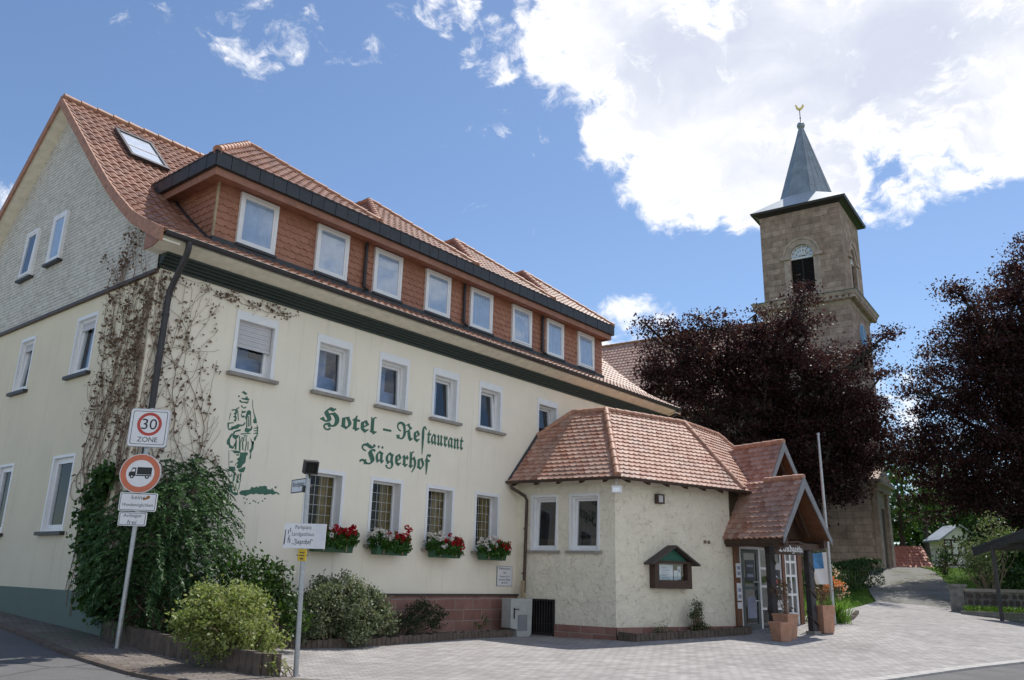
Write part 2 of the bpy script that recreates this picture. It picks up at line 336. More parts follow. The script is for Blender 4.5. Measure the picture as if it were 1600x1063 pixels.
# ---------------------------------------------------------------- mesh helpers
OFF = {}
COL = S.collection
class Fr:
    """local frame: a along the wall, b outwards, c up"""
    def __init__(s, o, u, n, w=(0, 0, 1)):
        s.o = np.array(o, float); s.u = np.array(u, float); s.n = np.array(n, float); s.w = np.array(w, float)
    def p(s, a, b, c): return s.o + s.u*a + s.n*b + s.w*c
WORLD = Fr((0, 0, 0), (1, 0, 0), (0, 1, 0))
class MB:
    def __init__(s): s.v = []; s.f = []; s.uv = []; s.n = 0; s.sm = []
    def add(s, verts, faces, uvs=None, smooth=False):
        verts = np.asarray(verts, float).reshape(-1, 3); k = s.n; s.v.append(verts); s.n += len(verts)
        for i, f in enumerate(faces):
            s.f.append([j+k for j in f]); s.uv.append(None if uvs is None else uvs[i]); s.sm.append(smooth)
    def box(s, fr, a0, a1, b0, b1, c0, c1):
        P = [fr.p(a, b, c) for c in (c0, c1) for b in (b0, b1) for a in (a0, a1)]
        s.add(P, [(0, 1, 3, 2), (4, 6, 7, 5), (0, 4, 5, 1), (2, 3, 7, 6), (0, 2, 6, 4), (1, 5, 7, 3)])
        return s
    def quad(s, *p): s.add(p, [tuple(range(len(p)))]); return s
    def prism(s, fr, pts, b0, b1):
        n = len(pts); P = [fr.p(a, b0, c) for a, c in pts]+[fr.p(a, b1, c) for a, c in pts]
        s.add(P, [tuple(range(n)), tuple(range(2*n-1, n-1, -1))]+[(i, (i+1) % n, n+(i+1) % n, n+i) for i in range(n)]); return s
    def tube(s, pts, r, n=8, cap=True, smooth=True):
        pts = [np.array(p, float) for p in pts]; k = len(pts); rr = r if hasattr(r, '__len__') else [r]*k
        V = []; up = None
        for i in range(k):
            d = pts[min(i+1, k-1)]-pts[max(i-1, 0)]; d = d/(np.linalg.norm(d)+1e-9)
            if up is None: up = np.array([0, 0, 1.]) if abs(d[2]) < .9 else np.array([1., 0, 0])
            x = np.cross(d, up); x /= np.linalg.norm(x)+1e-9; y = np.cross(x, d); up = y
            for j in range(n):
                t = 2*math.pi*j/n; V.append(pts[i]+rr[i]*(x*math.cos(t)+y*math.sin(t)))
        F = [(i*n+j, i*n+(j+1) % n, (i+1)*n+(j+1) % n, (i+1)*n+j) for i in range(k-1) for j in range(n)]
        s.add(V, F, smooth=smooth)
        if cap: s.add(V[:n], [tuple(range(n))[::-1]]); s.add(V[-n:], [tuple(range(n))])
        return s
    def lathe(s, fr, prof, n=20, smooth=True):
        V = [fr.p(r*math.cos(2*math.pi*j/n), r*math.sin(2*math.pi*j/n), z) for r, z in prof for j in range(n)]
        s.add(V, [(i*n+j, i*n+(j+1) % n, (i+1)*n+(j+1) % n, (i+1)*n+j) for i in range(len(prof)-1) for j in range(n)], smooth=smooth); return s
    def build(s, name, mat, parent=None, loc=None, **tags):
        me = bpy.data.meshes.new(name); V = np.concatenate(s.v) if s.v else np.zeros((0, 3))
        off = OFF[parent.name] if parent is not None else np.array(loc if loc is not None else (0, 0, 0), float)
        me.from_pydata((V-off).tolist(), [], s.f)
        uvl = me.uv_layers.new(name='UVMap'); U = []
        for f, uv in zip(s.f, s.uv):
            if uv is not None: U.extend(uv); continue
            p = V[f]; nn = np.cross(p[1]-p[0], p[2]-p[0])
            ln = np.linalg.norm(nn)
            if ln < 1e-12 and len(f) > 3: nn = np.cross(p[2]-p[0], p[3]-p[0]); ln = np.linalg.norm(nn)
            nn = nn/(ln+1e-12)
            if abs(nn[2]) > .8: U.extend([(q[0], q[1]) for q in p])
            else:
                h = math.hypot(nn[0], nn[1])+1e-9; tx, ty = -nn[1]/h, nn[0]/h
                if abs(tx) > abs(ty) and tx < 0 or abs(ty) >= abs(tx) and ty < 0: tx, ty = -tx, -ty
                U.extend([(q[0]*tx+q[1]*ty, q[2]/max(h, .3)) for q in p])
        uvl.data.foreach_set('uv', np.array(U, np.float32).ravel())
        me.polygons.foreach_set('use_smooth', np.array(s.sm, bool))
        me.materials.append(mat); me.update()
        o = bpy.data.objects.new(name, me); COL.objects.link(o)
        if parent is not None: o.parent = parent
        else: o.location = off
        OFF[o.name] = off
        return tag(o, **tags)
def tag(o, label=None, cat=None, group=None, kind=None):
    if label: o['label'] = label
    if cat: o['category'] = cat
    if group: o['group'] = group
    if kind: o['kind'] = kind
    return o
def thing(name, loc, label, cat, group=None):
    o = bpy.data.objects.new(name, None); COL.objects.link(o); o.location = loc; o.empty_display_size = .3
    OFF[o.name] = np.array(loc, float); return tag(o, label, cat, group)
def fraktur(t):
    return ''.join(chr(0x1D586+ord(c)-97) if 'a' <= c <= 'z' else chr(0x1D56C+ord(c)-65) if 'A' <= c <= 'Z' else c for c in t)
def textgeo(body, bold=0.0):
    c = bpy.data.curves.new('t', 'FONT'); c.body = body; c.resolution_u = 4; c.offset = bold
    o = bpy.data.objects.new('t', c); COL.objects.link(o)
    dg = bpy.context.evaluated_depsgraph_get(); me = bpy.data.meshes.new_from_object(o.evaluated_get(dg))
    V = np.array([v.co[:2] for v in me.vertices]); F = [tuple(p.vertices) for p in me.polygons]
    bpy.data.objects.remove(o); bpy.data.curves.remove(c); bpy.data.meshes.remove(me); return V, F
def put_text(mb, fr, body, a, c, height=None, width=None, b=.003, align='C'):
    """height: of the tallest letter; width: squeeze or stretch to it"""
    V, F = textgeo(body); lo, hi = V.min(0), V.max(0); V = V-lo; w, h = hi-lo
    ky = height/h if height else width/w
    kx = width/w if width else ky
    V = V*np.array([kx, ky]); w *= kx
    a0 = a-w/2 if align == 'C' else a
    mb.add([fr.p(a0+x, b, c+y) for x, y in V], F)
    return (lo, hi, kx, ky, a0)

def tiles(mb, surf, Lf, Rf, T, tw, ch, kind='plain', lip=.025, scallop=0.0, amp=.03, jitter=0.0, seed=1):
    rng = np.random.default_rng(seed)
    n = 6 if (kind == 'pan' or scallop) else 2
    if kind == 'pan': prof = [0, .55, .95, 1.0, .6, .1]
    rows = int(math.ceil(T/ch-1e-6))
    for j in range(rows):
        t0 = j*ch; t1 = min(T, t0+ch*1.06)
        lo = min(Lf(t0), Lf(t1)); hi = max(Rf(t0), Rf(t1))
        if hi-lo < 1e-3: continue
        sh = (tw/2 if (j % 2 and kind != 'pan') else 0.0)
        k0 = int(math.floor((lo-sh)/tw)); k1 = int(math.ceil((hi-sh)/tw))
        idx = np.arange((k1-k0)*n+1); kk = k0+idx/n; ss = sh+kk*tw
        fr = (idx % n)/n
        if kind == 'pan': hh = np.array([prof[i % n] for i in idx])*amp
        else: hh = np.zeros(len(idx))
        bul = scallop*(1-np.abs(2*fr-1)**2)*1.0 if scallop else np.zeros(len(idx))
        tj = 0
        if jitter:
            jj = rng.normal(0, jitter, k1-k0+2); hh = hh+np.abs(jj[np.minimum(idx//n, k1-k0+1)])*.6
        tb = t0-bul if scallop else np.full(len(idx), t0)
        tb = np.maximum(tb, t0-scallop)
        sb = np.array([min(max(x, Lf(t0)), Rf(t0)) for x in ss]); st = np.array([min(max(x, Lf(t1)), Rf(t1)) for x in ss])
        A = surf(sb, tb, hh*0-.012); B = surf(sb, tb, hh+lip); C = surf(st, np.full(len(idx), t1), hh)
        m = len(idx); V = np.concatenate([A, B, C]); F = []; U = []
        for i in range(m-1):
            if sb[i+1]-sb[i] < 1e-4 and st[i+1]-st[i] < 1e-4: continue
            c = k0+i//n+(.37 if kind != 'pan' and j % 2 else 0); u = (c+.5-.37*0, j+.5); u = (math.floor(k0+i//n)+.5, j+.5)
            F.append((i, i+1, m+i+1, m+i)); U.append([u]*4)
            F.append((m+i, m+i+1, 2*m+i+1, 2*m+i)); U.append([u]*4)
        mb.add(V, F, U)
def plane_surf(P0, u, w):
    P0 = np.array(P0, float); u = np.array(u, float); u /= np.linalg.norm(u); w = np.array(w, float); w /= np.linalg.norm(w)
    n = np.cross(u, w); n /= np.linalg.norm(n)
    if n[2] < -.05: n = -n
    def f(s, t, h, n=n): return P0+np.outer(s, u)+np.outer(t, w)+np.outer(h, n)
    return f
def tri_plane(mb, P0, P1, Ttop0, Ttop1, tw, ch, flip=None, **kw):
    """tiled trapezoid: eave P0-P1, top edge Ttop0-Ttop1"""
    P0, P1, Q0, Q1 = [np.array(x, float) for x in (P0, P1, Ttop0, Ttop1)]
    u = P1-P0; u /= np.linalg.norm(u); d = Q0-P0; w = d-u*(d@u); T = np.linalg.norm(w); w /= T
    a0, a1, b0, b1 = 0.0, (P1-P0)@u, (Q0-P0)@u, (Q1-P0)@u
    f = plane_surf(P0, u, w)
    if flip is not None:
        n = np.cross(u, w)
        if n@np.array(flip) < 0: n = -n
        g = lambda s, t, h: P0+np.outer(s, u)+np.outer(t, w)+np.outer(h, n)
    else: g = f
    tiles(mb, g, lambda t: a0+(b0-a0)*min(1, max(0, t/T)), lambda t: a1+(b1-a1)*min(1, max(0, t/T)), T, tw, ch, **kw)
def ridge_caps(mb, p, q, r=.085, seg=.36, lift=.03):
    p = np.array(p, float); q = np.array(q, float); L_ = np.linalg.norm(q-p); n = max(1, round(L_/seg)); d = (q-p)/n
    z = np.array([0, 0, lift])
    for i in range(n): mb.tube([p+d*i+z, p+d*(i+.95)+z, p+d*(i+1.06)+z], [r*1.12, r*.93, r*.92], 10)

def wall(mb, fr, a0, a1, c0, c1, holes, depth, b=0.0):
    A = sorted({a0, a1, *[h[0] for h in holes], *[h[1] for h in holes]}); C = sorted({c0, c1, *[h[2] for h in holes], *[h[3] for h in holes]})
    for i in range(len(A)-1):
        for j in range(len(C)-1):
            ma, mc = (A[i]+A[i+1])/2, (C[j]+C[j+1])/2
            if any(h[0] < ma < h[1] and h[2] < mc < h[3] for h in holes): continue
            mb.quad(fr.p(A[i], b, C[j]), fr.p(A[i+1], b, C[j]), fr.p(A[i+1], b, C[j+1]), fr.p(A[i], b, C[j+1]))
def ring(mb, fr, a0, a1, c0, c1, w, b0, b1, wt=None, wb=None):
    wt = w if wt is None else wt; wb = w if wb is None else wb
    mb.box(fr, a0, a0+w, b0, b1, c0, c1); mb.box(fr, a1-w, a1, b0, b1, c0, c1)
    mb.box(fr, a0+w, a1-w, b0, b1, c1-wt, c1); mb.box(fr, a0+w, a1-w, b0, b1, c0, c0+wb)
def wavy(mb, fr, a0, a1, b, c0, c1, amp=.02, per=.12):
    n = max(6, int((a1-a0)/per*6)); P = []
    for i in range(n+1):
        a = a0+(a1-a0)*i/n; bb = b+amp*math.sin(2*math.pi*(a-a0)/per+.7*math.sin(a*9)); P += [fr.p(a, bb, c0), fr.p(a, bb, c1)]
    mb.add(P, [(2*i, 2*i+2, 2*i+3, 2*i+1) for i in range(n)], smooth=True)

# leaves: many small folded blades scattered through clumps
def leaves_mesh(name, C, size, mat, rng, parent=None, loc=None, droop=0.0, aspect=.55, normal_up=.3, direction=None, **tags):
    n = len(C); off = OFF[parent.name] if parent is not None else np.array(loc, float)
    d = rng.normal(size=(n, 3))
    if direction is not None: d = d*.55+direction
    d[:, 2] -= droop; d /= np.linalg.norm(d, axis=1)[:, None]
    x = rng.normal(size=(n, 3)); x[:, 2] *= (1-normal_up)
    x -= d*np.sum(x*d, 1)[:, None]; x /= np.linalg.norm(x, axis=1)[:, None]+1e-9
    sz = (size*rng.uniform(.6, 1.35, n))[:, None]
    V = np.empty((n, 4, 3)); V[:, 0] = C-d*sz*.5; V[:, 1] = C+x*sz*aspect*.5+d*sz*.05; V[:, 2] = C+d*sz*.5; V[:, 3] = C-x*sz*aspect*.5+d*sz*.05
    nn = np.cross(d, x); V[:, 1] += nn*sz*.10; V[:, 3] += nn*sz*.10
    V = V.reshape(-1, 3)-off
    me = bpy.data.meshes.new(name); me.vertices.add(4*n); me.vertices.foreach_set('co', V.astype(np.float32).ravel())
    me.loops.add(4*n); me.loops.foreach_set('vertex_index', np.arange(4*n, dtype=np.int32)); me.polygons.add(n)
    me.polygons.foreach_set('loop_start', np.arange(0, 4*n, 4, dtype=np.int32))
    me.materials.append(mat); me.update(calc_edges=True); me.validate()
    o = bpy.data.objects.new(name, me); COL.objects.link(o)
    if parent is not None: o.parent = parent
    else: o.location = off
    OFF[o.name] = off; return tag(o, **tags)
def clumps(lobes, rng, per, spread, flat=.5, shell=.5, nclump=None, dens=1.0):
    """lobes: (centre, (rx,ry,rz)); returns leaf points and clump centres"""
    P = []; K = []
    for c, r in lobes:
        c = np.array(c, float); r = np.array(r if hasattr(r, '__len__') else (r, r, r), float)
        n = max(2, int(dens*(r.prod()**(1/3)/spread)**2.2*3.2)) if nclump is None else nclump
        d = rng.normal(size=(n, 3)); d /= np.linalg.norm(d, axis=1)[:, None]
        q = c+d*r*(rng.uniform(shell**3, 1, n)**(1/3))[:, None]
        K.append(q)
        for k in q:
            m = int(per*rng.uniform(.6, 1.4)); g = rng.normal(size=(m, 3))*np.array([spread, spread, spread*flat])*.55
            out = (k-c)/(np.linalg.norm(k-c)+1e-6); g = g+out*rng.uniform(-.5, .6, m)[:, None]*spread*.6
            P.append(k+g)
    return np.concatenate(P), np.concatenate(K)
# ---------------------------------------------------------------- the lie of the land
GP = np.array([(0,0,-1.10),(0,4.2,-.90),(0,12,-.52),(-3,4,-.97),(-3,0,-1.2),(-2.5,-3,-1.34),(-7,8,-.9),(-33,10,-1.2),(0.3,-4.8,-1.37),(4.3,-.7,-1.34),(7.9,-.7,-1.354),
 (10.4,-1.1,-1.39),(10.66,-2.75,-1.37),(7.8,-3.4,-1.43),(3,-3.2,-1.43),(13.2,-5.65,-1.29),(14.7,-4.3,-1.23),(14.9,-5.9,-1.2),(17.8,-5.35,-1.05),(16.5,-4,-1.1),
 (9,-9.1,-1.5),(15.4,-10.2,-1.48),(20,-11.4,-1.42),(-6.5,-13.7,-1.62),(-20,-12,-1.65),(0,-20,-1.7),(20,-22,-1.7),(24,-5.6,-1.02),(25.5,-8.7,-1.14),
 (32.8,-5.3,-.78),(30.7,-2,-.58),(32,-7.8,-1.05),(37,-1.2,-.12),(41.8,1.3,.42),(44.5,-2.1,.52),(51,2.5,1.2),(54.7,1.7,1.3),(45.8,1.5,1.0),(60,2,1.5),(75,6,2.2),(38,-9,-.3),(46,-9,.4),
 (22,6,-.8),(30,10,.1),(18,12,-.6),(45,20,1.2),(60,-20,.8),(40,-25,-.6),(10,25,0.0),(75,40,2.2)], float)
def _fit():
    n = len(GP); r = np.sqrt(np.sum((GP[:, None, :2]-GP[None, :, :2])**2, axis=2)+2.0)
    A = np.zeros((n+3, n+3)); A[:n, :n] = r-np.eye(n)*.03; A[:n, n] = 1; A[:n, n+1:] = GP[:, :2]; A[n:, :n] = A[:n, n:].T
    return np.linalg.solve(A, np.concatenate([GP[:, 2], np.zeros(3)]))
GWT = _fit()
def gz(x, y):
    x = np.clip(np.asarray(x, float), -33, 76); y = np.clip(np.asarray(y, float), -26, 42)
    r = np.sqrt((x[..., None]-GP[:, 0])**2+(y[..., None]-GP[:, 1])**2+2.0)
    return r@GWT[:len(GP)]+GWT[-3]+x*GWT[-2]+y*GWT[-1]
def gz1(x, y): return float(gz(np.array([x]), np.array([y]))[0])
def sheet(name, pts, dz, mat, res=.6, skirt=0.0, **tags):
    """a sheet lying on the land, cut to a polygon (convex pieces only)"""
    bm = bmesh.new(); P = np.array(pts, float); lo, hi = P.min(0), P.max(0)
    nx, ny = [max(1, int(math.ceil((hi[i]-lo[i])/res))) for i in (0, 1)]
    g = [[bm.verts.new((lo[0]+(hi[0]-lo[0])*i/nx, lo[1]+(hi[1]-lo[1])*j/ny, 0)) for j in range(ny+1)] for i in range(nx+1)]
    for i in range(nx):
        for j in range(ny): bm.faces.new((g[i][j], g[i+1][j], g[i+1][j+1], g[i][j+1]))
    area = sum(P[i-1][0]*P[i][1]-P[i][0]*P[i-1][1] for i in range(len(P)))
    if area < 0: P = P[::-1]
    for i in range(len(P)):
        a, b = P[i-1], P[i]; d = b-a; nrm = Vector((d[1], -d[0], 0)).normalized()
        bmesh.ops.bisect_plane(bm, geom=bm.verts[:]+bm.edges[:]+bm.faces[:], plane_co=(a[0], a[1], 0), plane_no=nrm, clear_outer=True)
    zz = gz(np.array([v.co.x for v in bm.verts]), np.array([v.co.y for v in bm.verts]))
    for v, z in zip(bm.verts, zz): v.co.z = z+dz
    if skirt:
        be = [e for e in bm.edges if e.is_boundary]
        r = bmesh.ops.extrude_edge_only(bm, edges=be)
        for v in [x for x in r['geom'] if isinstance(x, bmesh.types.BMVert)]: v.co.z -= skirt
    bmesh.ops.recalc_face_normals(bm, faces=bm.faces[:])
    me = bpy.data.meshes.new(name); uv = bm.loops.layers.uv.new('UVMap')
    for f in bm.faces:
        for l in f.loops: l[uv].uv = (l.vert.co.x*.955-l.vert.co.y*.29, l.vert.co.x*.29+l.vert.co.y*.955)
    bm.to_mesh(me); bm.free(); me.materials.append(mat)
    o = bpy.data.objects.new(name, me); COL.objects.link(o); OFF[o.name] = np.zeros(3); return tag(o, **tags)
def ground():
    xs = np.unique(np.concatenate([np.linspace(-900, -40, 10), np.arange(-40, 82, 1.0), np.linspace(82, 1200, 12)]))
    ys = np.unique(np.concatenate([np.linspace(-900, -30, 10), np.arange(-30, 46, 1.0), np.linspace(46, 1200, 12)]))
    X, Y = np.meshgrid(xs, ys, indexing='ij'); Z = gz(X, Y)-.07
    V = np.stack([X, Y, Z], -1).reshape(-1, 3); m = len(ys)
    F = [(i*m+j, (i+1)*m+j, (i+1)*m+j+1, i*m+j+1) for i in range(len(xs)-1) for j in range(m-1)]
    mb = MB(); mb.add(V, F, smooth=True); return mb.build('ground', M['ground'], kind='structure')
ground()
ST = dict(kind='structure')
# kerb line of the street in the foreground: from beside the photographer round to the right
KL = [(3.0, -7.55), (6.2, -8.55), (9.0, -9.1), (12.2, -9.62), (15.4, -10.2), (20, -11.2), (30, -13.6)]
def strip_poly(name, pts, dz, mat, **k): return sheet(name, pts, dz, mat, **k)
KP = [(2.2, -7.28)]+KL
def strips(name, edge, far, dz, mat, **k):
    """a run of quads between an edge line and a far line, joined into one sheet"""
    obs = [sheet(name, [edge[i], edge[i+1], far[i+1], far[i]], dz, mat, **k) for i in range(len(edge)-1)]
    bm = bmesh.new()
    for o in obs: bm.from_mesh(o.data)
    bmesh.ops.remove_doubles(bm, verts=bm.verts[:], dist=.004); bm.to_mesh(obs[0].data); bm.free()
    for o in obs[1:]: bpy.data.objects.remove(o)
    return obs[0]
strip_poly('road', [(-7.5, 40), (-7.5, -24), (-.45, -24), (-.45, 40)], .016, M['asphalt'], **ST)
strip_poly('road', [(-.45, -24), (2.2, -24), (2.2, -6.9), (-.45, -3.2)], .016, M['asphalt'], **ST)
strips('cross_road', [(x, y-.1) for x, y in KP], [(x, -24) for x, y in KP], .016, M['asphalt'], **ST)
SE = [(-.55, 30), (-.62, 3), (-.95, -1), (-.9, -3), (-.65, -4.8), (.2, -6.2), (2.2, -7.28)]
strips('sidewalk', SE, [(-.04, 30), (-.04, 3), (-.05, -.9), (.05, -2.6), (.12, -3.9), (.9, -4.95), (2.3, -6.65)], .065, M['sidewalk'], **ST)
strip_poly('far_bounce_sheet', [(-60, 60), (-60, -60), (-7.5, -60), (-7.5, 60)], .03, M['kerb'], res=3.0, **ST)  # both far sheets: unseen pale ground added to bounce neutral light
strip_poly('far_bounce_sheet', [(-7.5, -60), (60, -60), (60, -24), (-7.5, -24)], .03, M['kerb'], res=3.0, **ST)
KF = [(2.3, -6.65), (3.0, -7.55), (6.2, -8.55), (9.0, -9.1), (12.2, -9.62), (15.4, -10.2), (18.2, -10.8), (20, -11.2), (26.5, -9.1), (33.0, -5.6)]
KB_ = [(1.5, -.3), (3.0, -.3), (6.2, -.3), (9.0, -.3), (12.2, -.3), (15.4, -.3), (18.2, -3.55), (20.5, -3.42), (26.0, -2.99), (31.0, -2.6)]
strips('forecourt', [(.13, -3.92), *KF], [(.13, -.3), *KB_], .05, M['paving'], **ST)
strip_poly('path', [(31.0, -2.6), (33.0, -5.6), (39, -3.9), (44.6, -2.2), (54.7, 1.4), (53.5, 3.2), (41.2, 1.0)], .055, M['pathpaving'], **ST)
def kerb(pts, name, w=.13, h=.13, mat='kerb'):
    mb = MB()
    for (x0, y0), (x1, y1) in zip(pts[:-1], pts[1:]):
        Ln = math.hypot(x1-x0, y1-y0); n = max(1, int(Ln)); ux, uy = (x1-x0)/Ln, (y1-y0)/Ln
        for i in range(n):
            a0 = Ln*i/n+.006; a1 = Ln*(i+1)/n-.006
            z0, z1 = gz1(x0+ux*a0, y0+uy*a0), gz1(x0+ux*a1, y0+uy*a1); P = []
            for zz in (-.1, h):
                for a, z in ((a0, z0), (a1, z1)):
                    for s in (0, -w): P.append((x0+ux*a-uy*s, y0+uy*a+ux*s, z+zz-(.015 if zz > 0 and s else 0)))
            mb.add(P, [(0, 1, 3, 2), (4, 6, 7, 5), (0, 4, 5, 1), (2, 3, 7, 6), (0, 2, 6, 4), (1, 5, 7, 3)])
    return mb.build(name, M[mat], **ST)
kerb(KP, 'kerb', .19, .06)
kerb(SE, 'kerb', .11, .07, 'palisade')

# ---------------------------------------------------------------- the hotel
HOT = thing('hotel_building', (0, 0, -1.1), 'large cream hotel with red tiled roof, brown dormers and green Gothic lettering', 'building')
F = Fr((0, 0, 0), (1, 0, 0), (0, -1, 0)); G = Fr((0, 0, 0), (0, 1, 0), (-1, 0, 0))
XE = 17.75; YB = 10.7
UP = [(1.64, 2.59), (3.56, 4.50), (5.28, 6.21), (6.99, 7.90), (8.65, 9.57), (11.07, 12.02)]; UZ = (3.59, 4.82)
LO = [(3.58, 4.58), (5.28, 6.24), (6.97, 7.91), (8.64, 9.58)]; LZ = (.60, 2.03)
GM = [(2.12, 3.0), (5.0, 5.76), (8.4, 9.2)]; GLO = [(2.05, 3.0), (4.85, 5.63), (8.3, 9.2)]
RU = .075; RTOP = .17                                  # surround widths
def hole_up(w): return (w[0]+RU, w[1]-RU, UZ[0]+.02, UZ[1]-RTOP)
def hole_lo(w): return (w[0]+.07, w[1]-.07, LZ[0]+.02, LZ[1]-.08)
def hole_gm(w): return (w[0]+.05, w[1]-.05, 3.57, 4.68)
def hole_gl(w): return (w[0]+.06, w[1]-.06, .62, 1.95)
mb = MB(); wall(mb, F, 0, XE, -.39, 5.62, [hole_up(w) for w in UP]+[hole_lo(w) for w in LO], .16)
mb.build('wall', M['facade'], HOT)
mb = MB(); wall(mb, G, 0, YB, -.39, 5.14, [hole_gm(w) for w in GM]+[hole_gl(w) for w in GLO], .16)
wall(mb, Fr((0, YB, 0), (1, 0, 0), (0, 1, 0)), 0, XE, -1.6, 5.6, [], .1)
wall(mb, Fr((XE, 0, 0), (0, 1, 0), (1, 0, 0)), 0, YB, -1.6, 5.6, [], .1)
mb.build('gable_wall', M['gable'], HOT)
mb = MB(); wall(mb, Fr((0, 0, 0), (0, 1, 0), (-1, 0, 0)), 0, YB, -1.75, -.39, [], .1, b=.035); mb.quad((-.035, 0, -.39), (-.035, YB, -.39), (0, YB, -.39), (0, 0, -.39)); mb.quad((-.035, 0, -1.75), (-.035, 0, -.39), (0, 0, -.39), (0, 0, -1.75))
mb.build('painted_plinth', M['greenplinth'], HOT)
mb = MB(); mb.box(F, .0, 10.34, -.05, .05, -1.8, -.43); mb.build('stone_plinth', M['plinth'], HOT)
mb = MB(); mb.box(F, .0, 10.36, -.05, .085, -.43, -.385); mb.build('plinth_cap', M['capstone'], HOT)
# roof profile (y, z) of the street side, flared at the eaves
PROF = [(-.66, 5.60), (0.0, 5.93), (.6, 6.26), (1.32, 6.80), (1.9, 7.28), (2.77, 8.08), (5.28, 10.46)]
def prof_z(y):
    for (y0, z0), (y1, z1) in zip(PROF[:-1], PROF[1:]):
        if y <= y1: return z0+(z1-z0)*(y-y0)/(y1-y0)
    return PROF[-1][1]
def prof_y(z):
    for (y0, z0), (y1, z1) in zip(PROF[:-1], PROF[1:]):
        if z <= z1: return y0+(y1-y0)*(z-z0)/(z1-z0)
    return PROF[-1][0]
PL = [0]
for (y0, z0), (y1, z1) in zip(PROF[:-1], PROF[1:]): PL.append(PL[-1]+math.hypot(y1-y0, z1-z0))
def prof_surf(s, t, h):
    t = np.asarray(t, float); y = np.interp(t, PL, [p[0] for p in PROF]); z = np.interp(t, PL, [p[1] for p in PROF])
    e = .05; y1 = np.interp(t+e, PL, [p[0] for p in PROF]); z1 = np.interp(t+e, PL, [p[1] for p in PROF])
    y0 = np.interp(t-e, PL, [p[0] for p in PROF]); z0 = np.interp(t-e, PL, [p[1] for p in PROF])
    dy, dz = y1-y0, z1-z0; ln = np.hypot(dy, dz)+1e-9
    return np.stack([s, y-dz/ln*h, z+dy/ln*h], -1)
RX0, RX1 = -.32, 18.05
mb = MB(); tiles(mb, prof_surf, lambda t: RX0, lambda t: RX1, PL[-1], .195, .285, kind='pan', lip=.024, amp=.034)
tri_plane(mb, (RX1, 10.9, 5.55), (RX0, 10.9, 5.55), (RX1, 5.28, 10.46), (RX0, 5.28, 10.46), .195, .285, kind='pan', lip=.024, amp=.034)
roof = mb.build('roof', M['pantile'], HOT)
mb = MB(); ridge_caps(mb, (RX0, 5.28, 10.46), (RX1, 5.28, 10.46), .10, .38, .03); mb.build('ridge_tiles', M['ridge'], roof)
# verges: hanging tile edge, board and soffit along the gable
def sweep_verge(mb, x0, x1, pts, dz0, dz1):
    for (y0, z0), (y1, z1) in zip(pts[:-1], pts[1:]):
        P = [(x, y, z+d) for d in (dz0, dz1) for (y, z) in ((y0, z0), (y1, z1)) for x in (x0, x1)]
        mb.add(P, [(0, 1, 3, 2), (4, 6, 7, 5), (0, 4, 5, 1), (2, 3, 7, 6), (0, 2, 6, 4), (1, 5, 7, 3)])
BACK = [(5.28, 10.46), (10.9, 5.55)]
for x0, x1 in ((RX0-.045, RX0), (RX1, RX1+.045)): mb = MB(); sweep_verge(mb, x0, x1, PROF, -.20, .055); sweep_verge(mb, x0, x1, BACK, -.20, .055); mb.build('verge_tiles', M['ridge'], roof)
for x0, x1 in ((RX0, -.002), (XE+.002, RX1)): mb = MB(); sweep_verge(mb, x0, x1, PROF, -.17, -.14); sweep_verge(mb, x0, x1, BACK, -.17, -.14); mb.build('verge_soffit', M['soffit'], roof)
# gable above the plaster: backing and small shingles
gp = [(0.0, 5.14)]+[(y, z-.14) for y, z in PROF[1:]]+[(YB, 5.60)]+[(YB, 5.14)]
for X_, n_ in ((.03, -1), (XE-.03, 1)): mb = MB(); mb.prism(Fr((X_, 0, 0), (0, 1, 0), (n_, 0, 0)), gp, 0, .03); mb.build('gable_backing', M['soffit'], HOT)
mb = MB()
gs = lambda s, t, h: np.stack([-.033-h, s, 5.12+np.asarray(t)], -1)
def gl_(t): z = 5.12+t; return max(-.02, prof_y(z+.16)) if z > 5.75 else -.02
def gr_(t): z = 5.12+t; return min(YB, 5.28+(10.46-z-.16)/(10.46-5.55)*5.62)
tiles(mb, gs, gl_, gr_, 5.2, .10, .078, lip=.012, jitter=.004, seed=4)
mb.build('gable_shingles', M['slate'], HOT)
mb = MB(); mb.box(G, -.03, YB, .0, .075, 5.06, 5.125); mb.build('shingle_drip_board', M['copper'], HOT)

def sash(mb, fr, a0, a1, c0, c1, b, w=.055, t=.05): ring(mb, fr, a0, a1, c0, c1, w, b-t, b)
def tiltfr(fr, c0, b, ang, a0=0.0):
    """frame hinged along its lower edge at height c0, leaning inwards"""
    o = fr.p(0, b, c0); w = fr.w*math.cos(ang)-fr.n*math.sin(ang); n = fr.n*math.cos(ang)+fr.w*math.sin(ang)
    return Fr(o, fr.u, n, w)
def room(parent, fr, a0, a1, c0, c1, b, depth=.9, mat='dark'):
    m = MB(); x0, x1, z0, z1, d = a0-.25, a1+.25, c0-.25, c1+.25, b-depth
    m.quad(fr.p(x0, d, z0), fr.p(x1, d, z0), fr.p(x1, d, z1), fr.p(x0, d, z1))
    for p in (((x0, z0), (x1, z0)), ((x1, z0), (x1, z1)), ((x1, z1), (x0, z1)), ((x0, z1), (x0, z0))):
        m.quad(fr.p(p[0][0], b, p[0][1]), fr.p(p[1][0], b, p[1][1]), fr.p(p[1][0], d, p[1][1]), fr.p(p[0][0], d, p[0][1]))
    return m.build('room_lining', M[mat], parent)
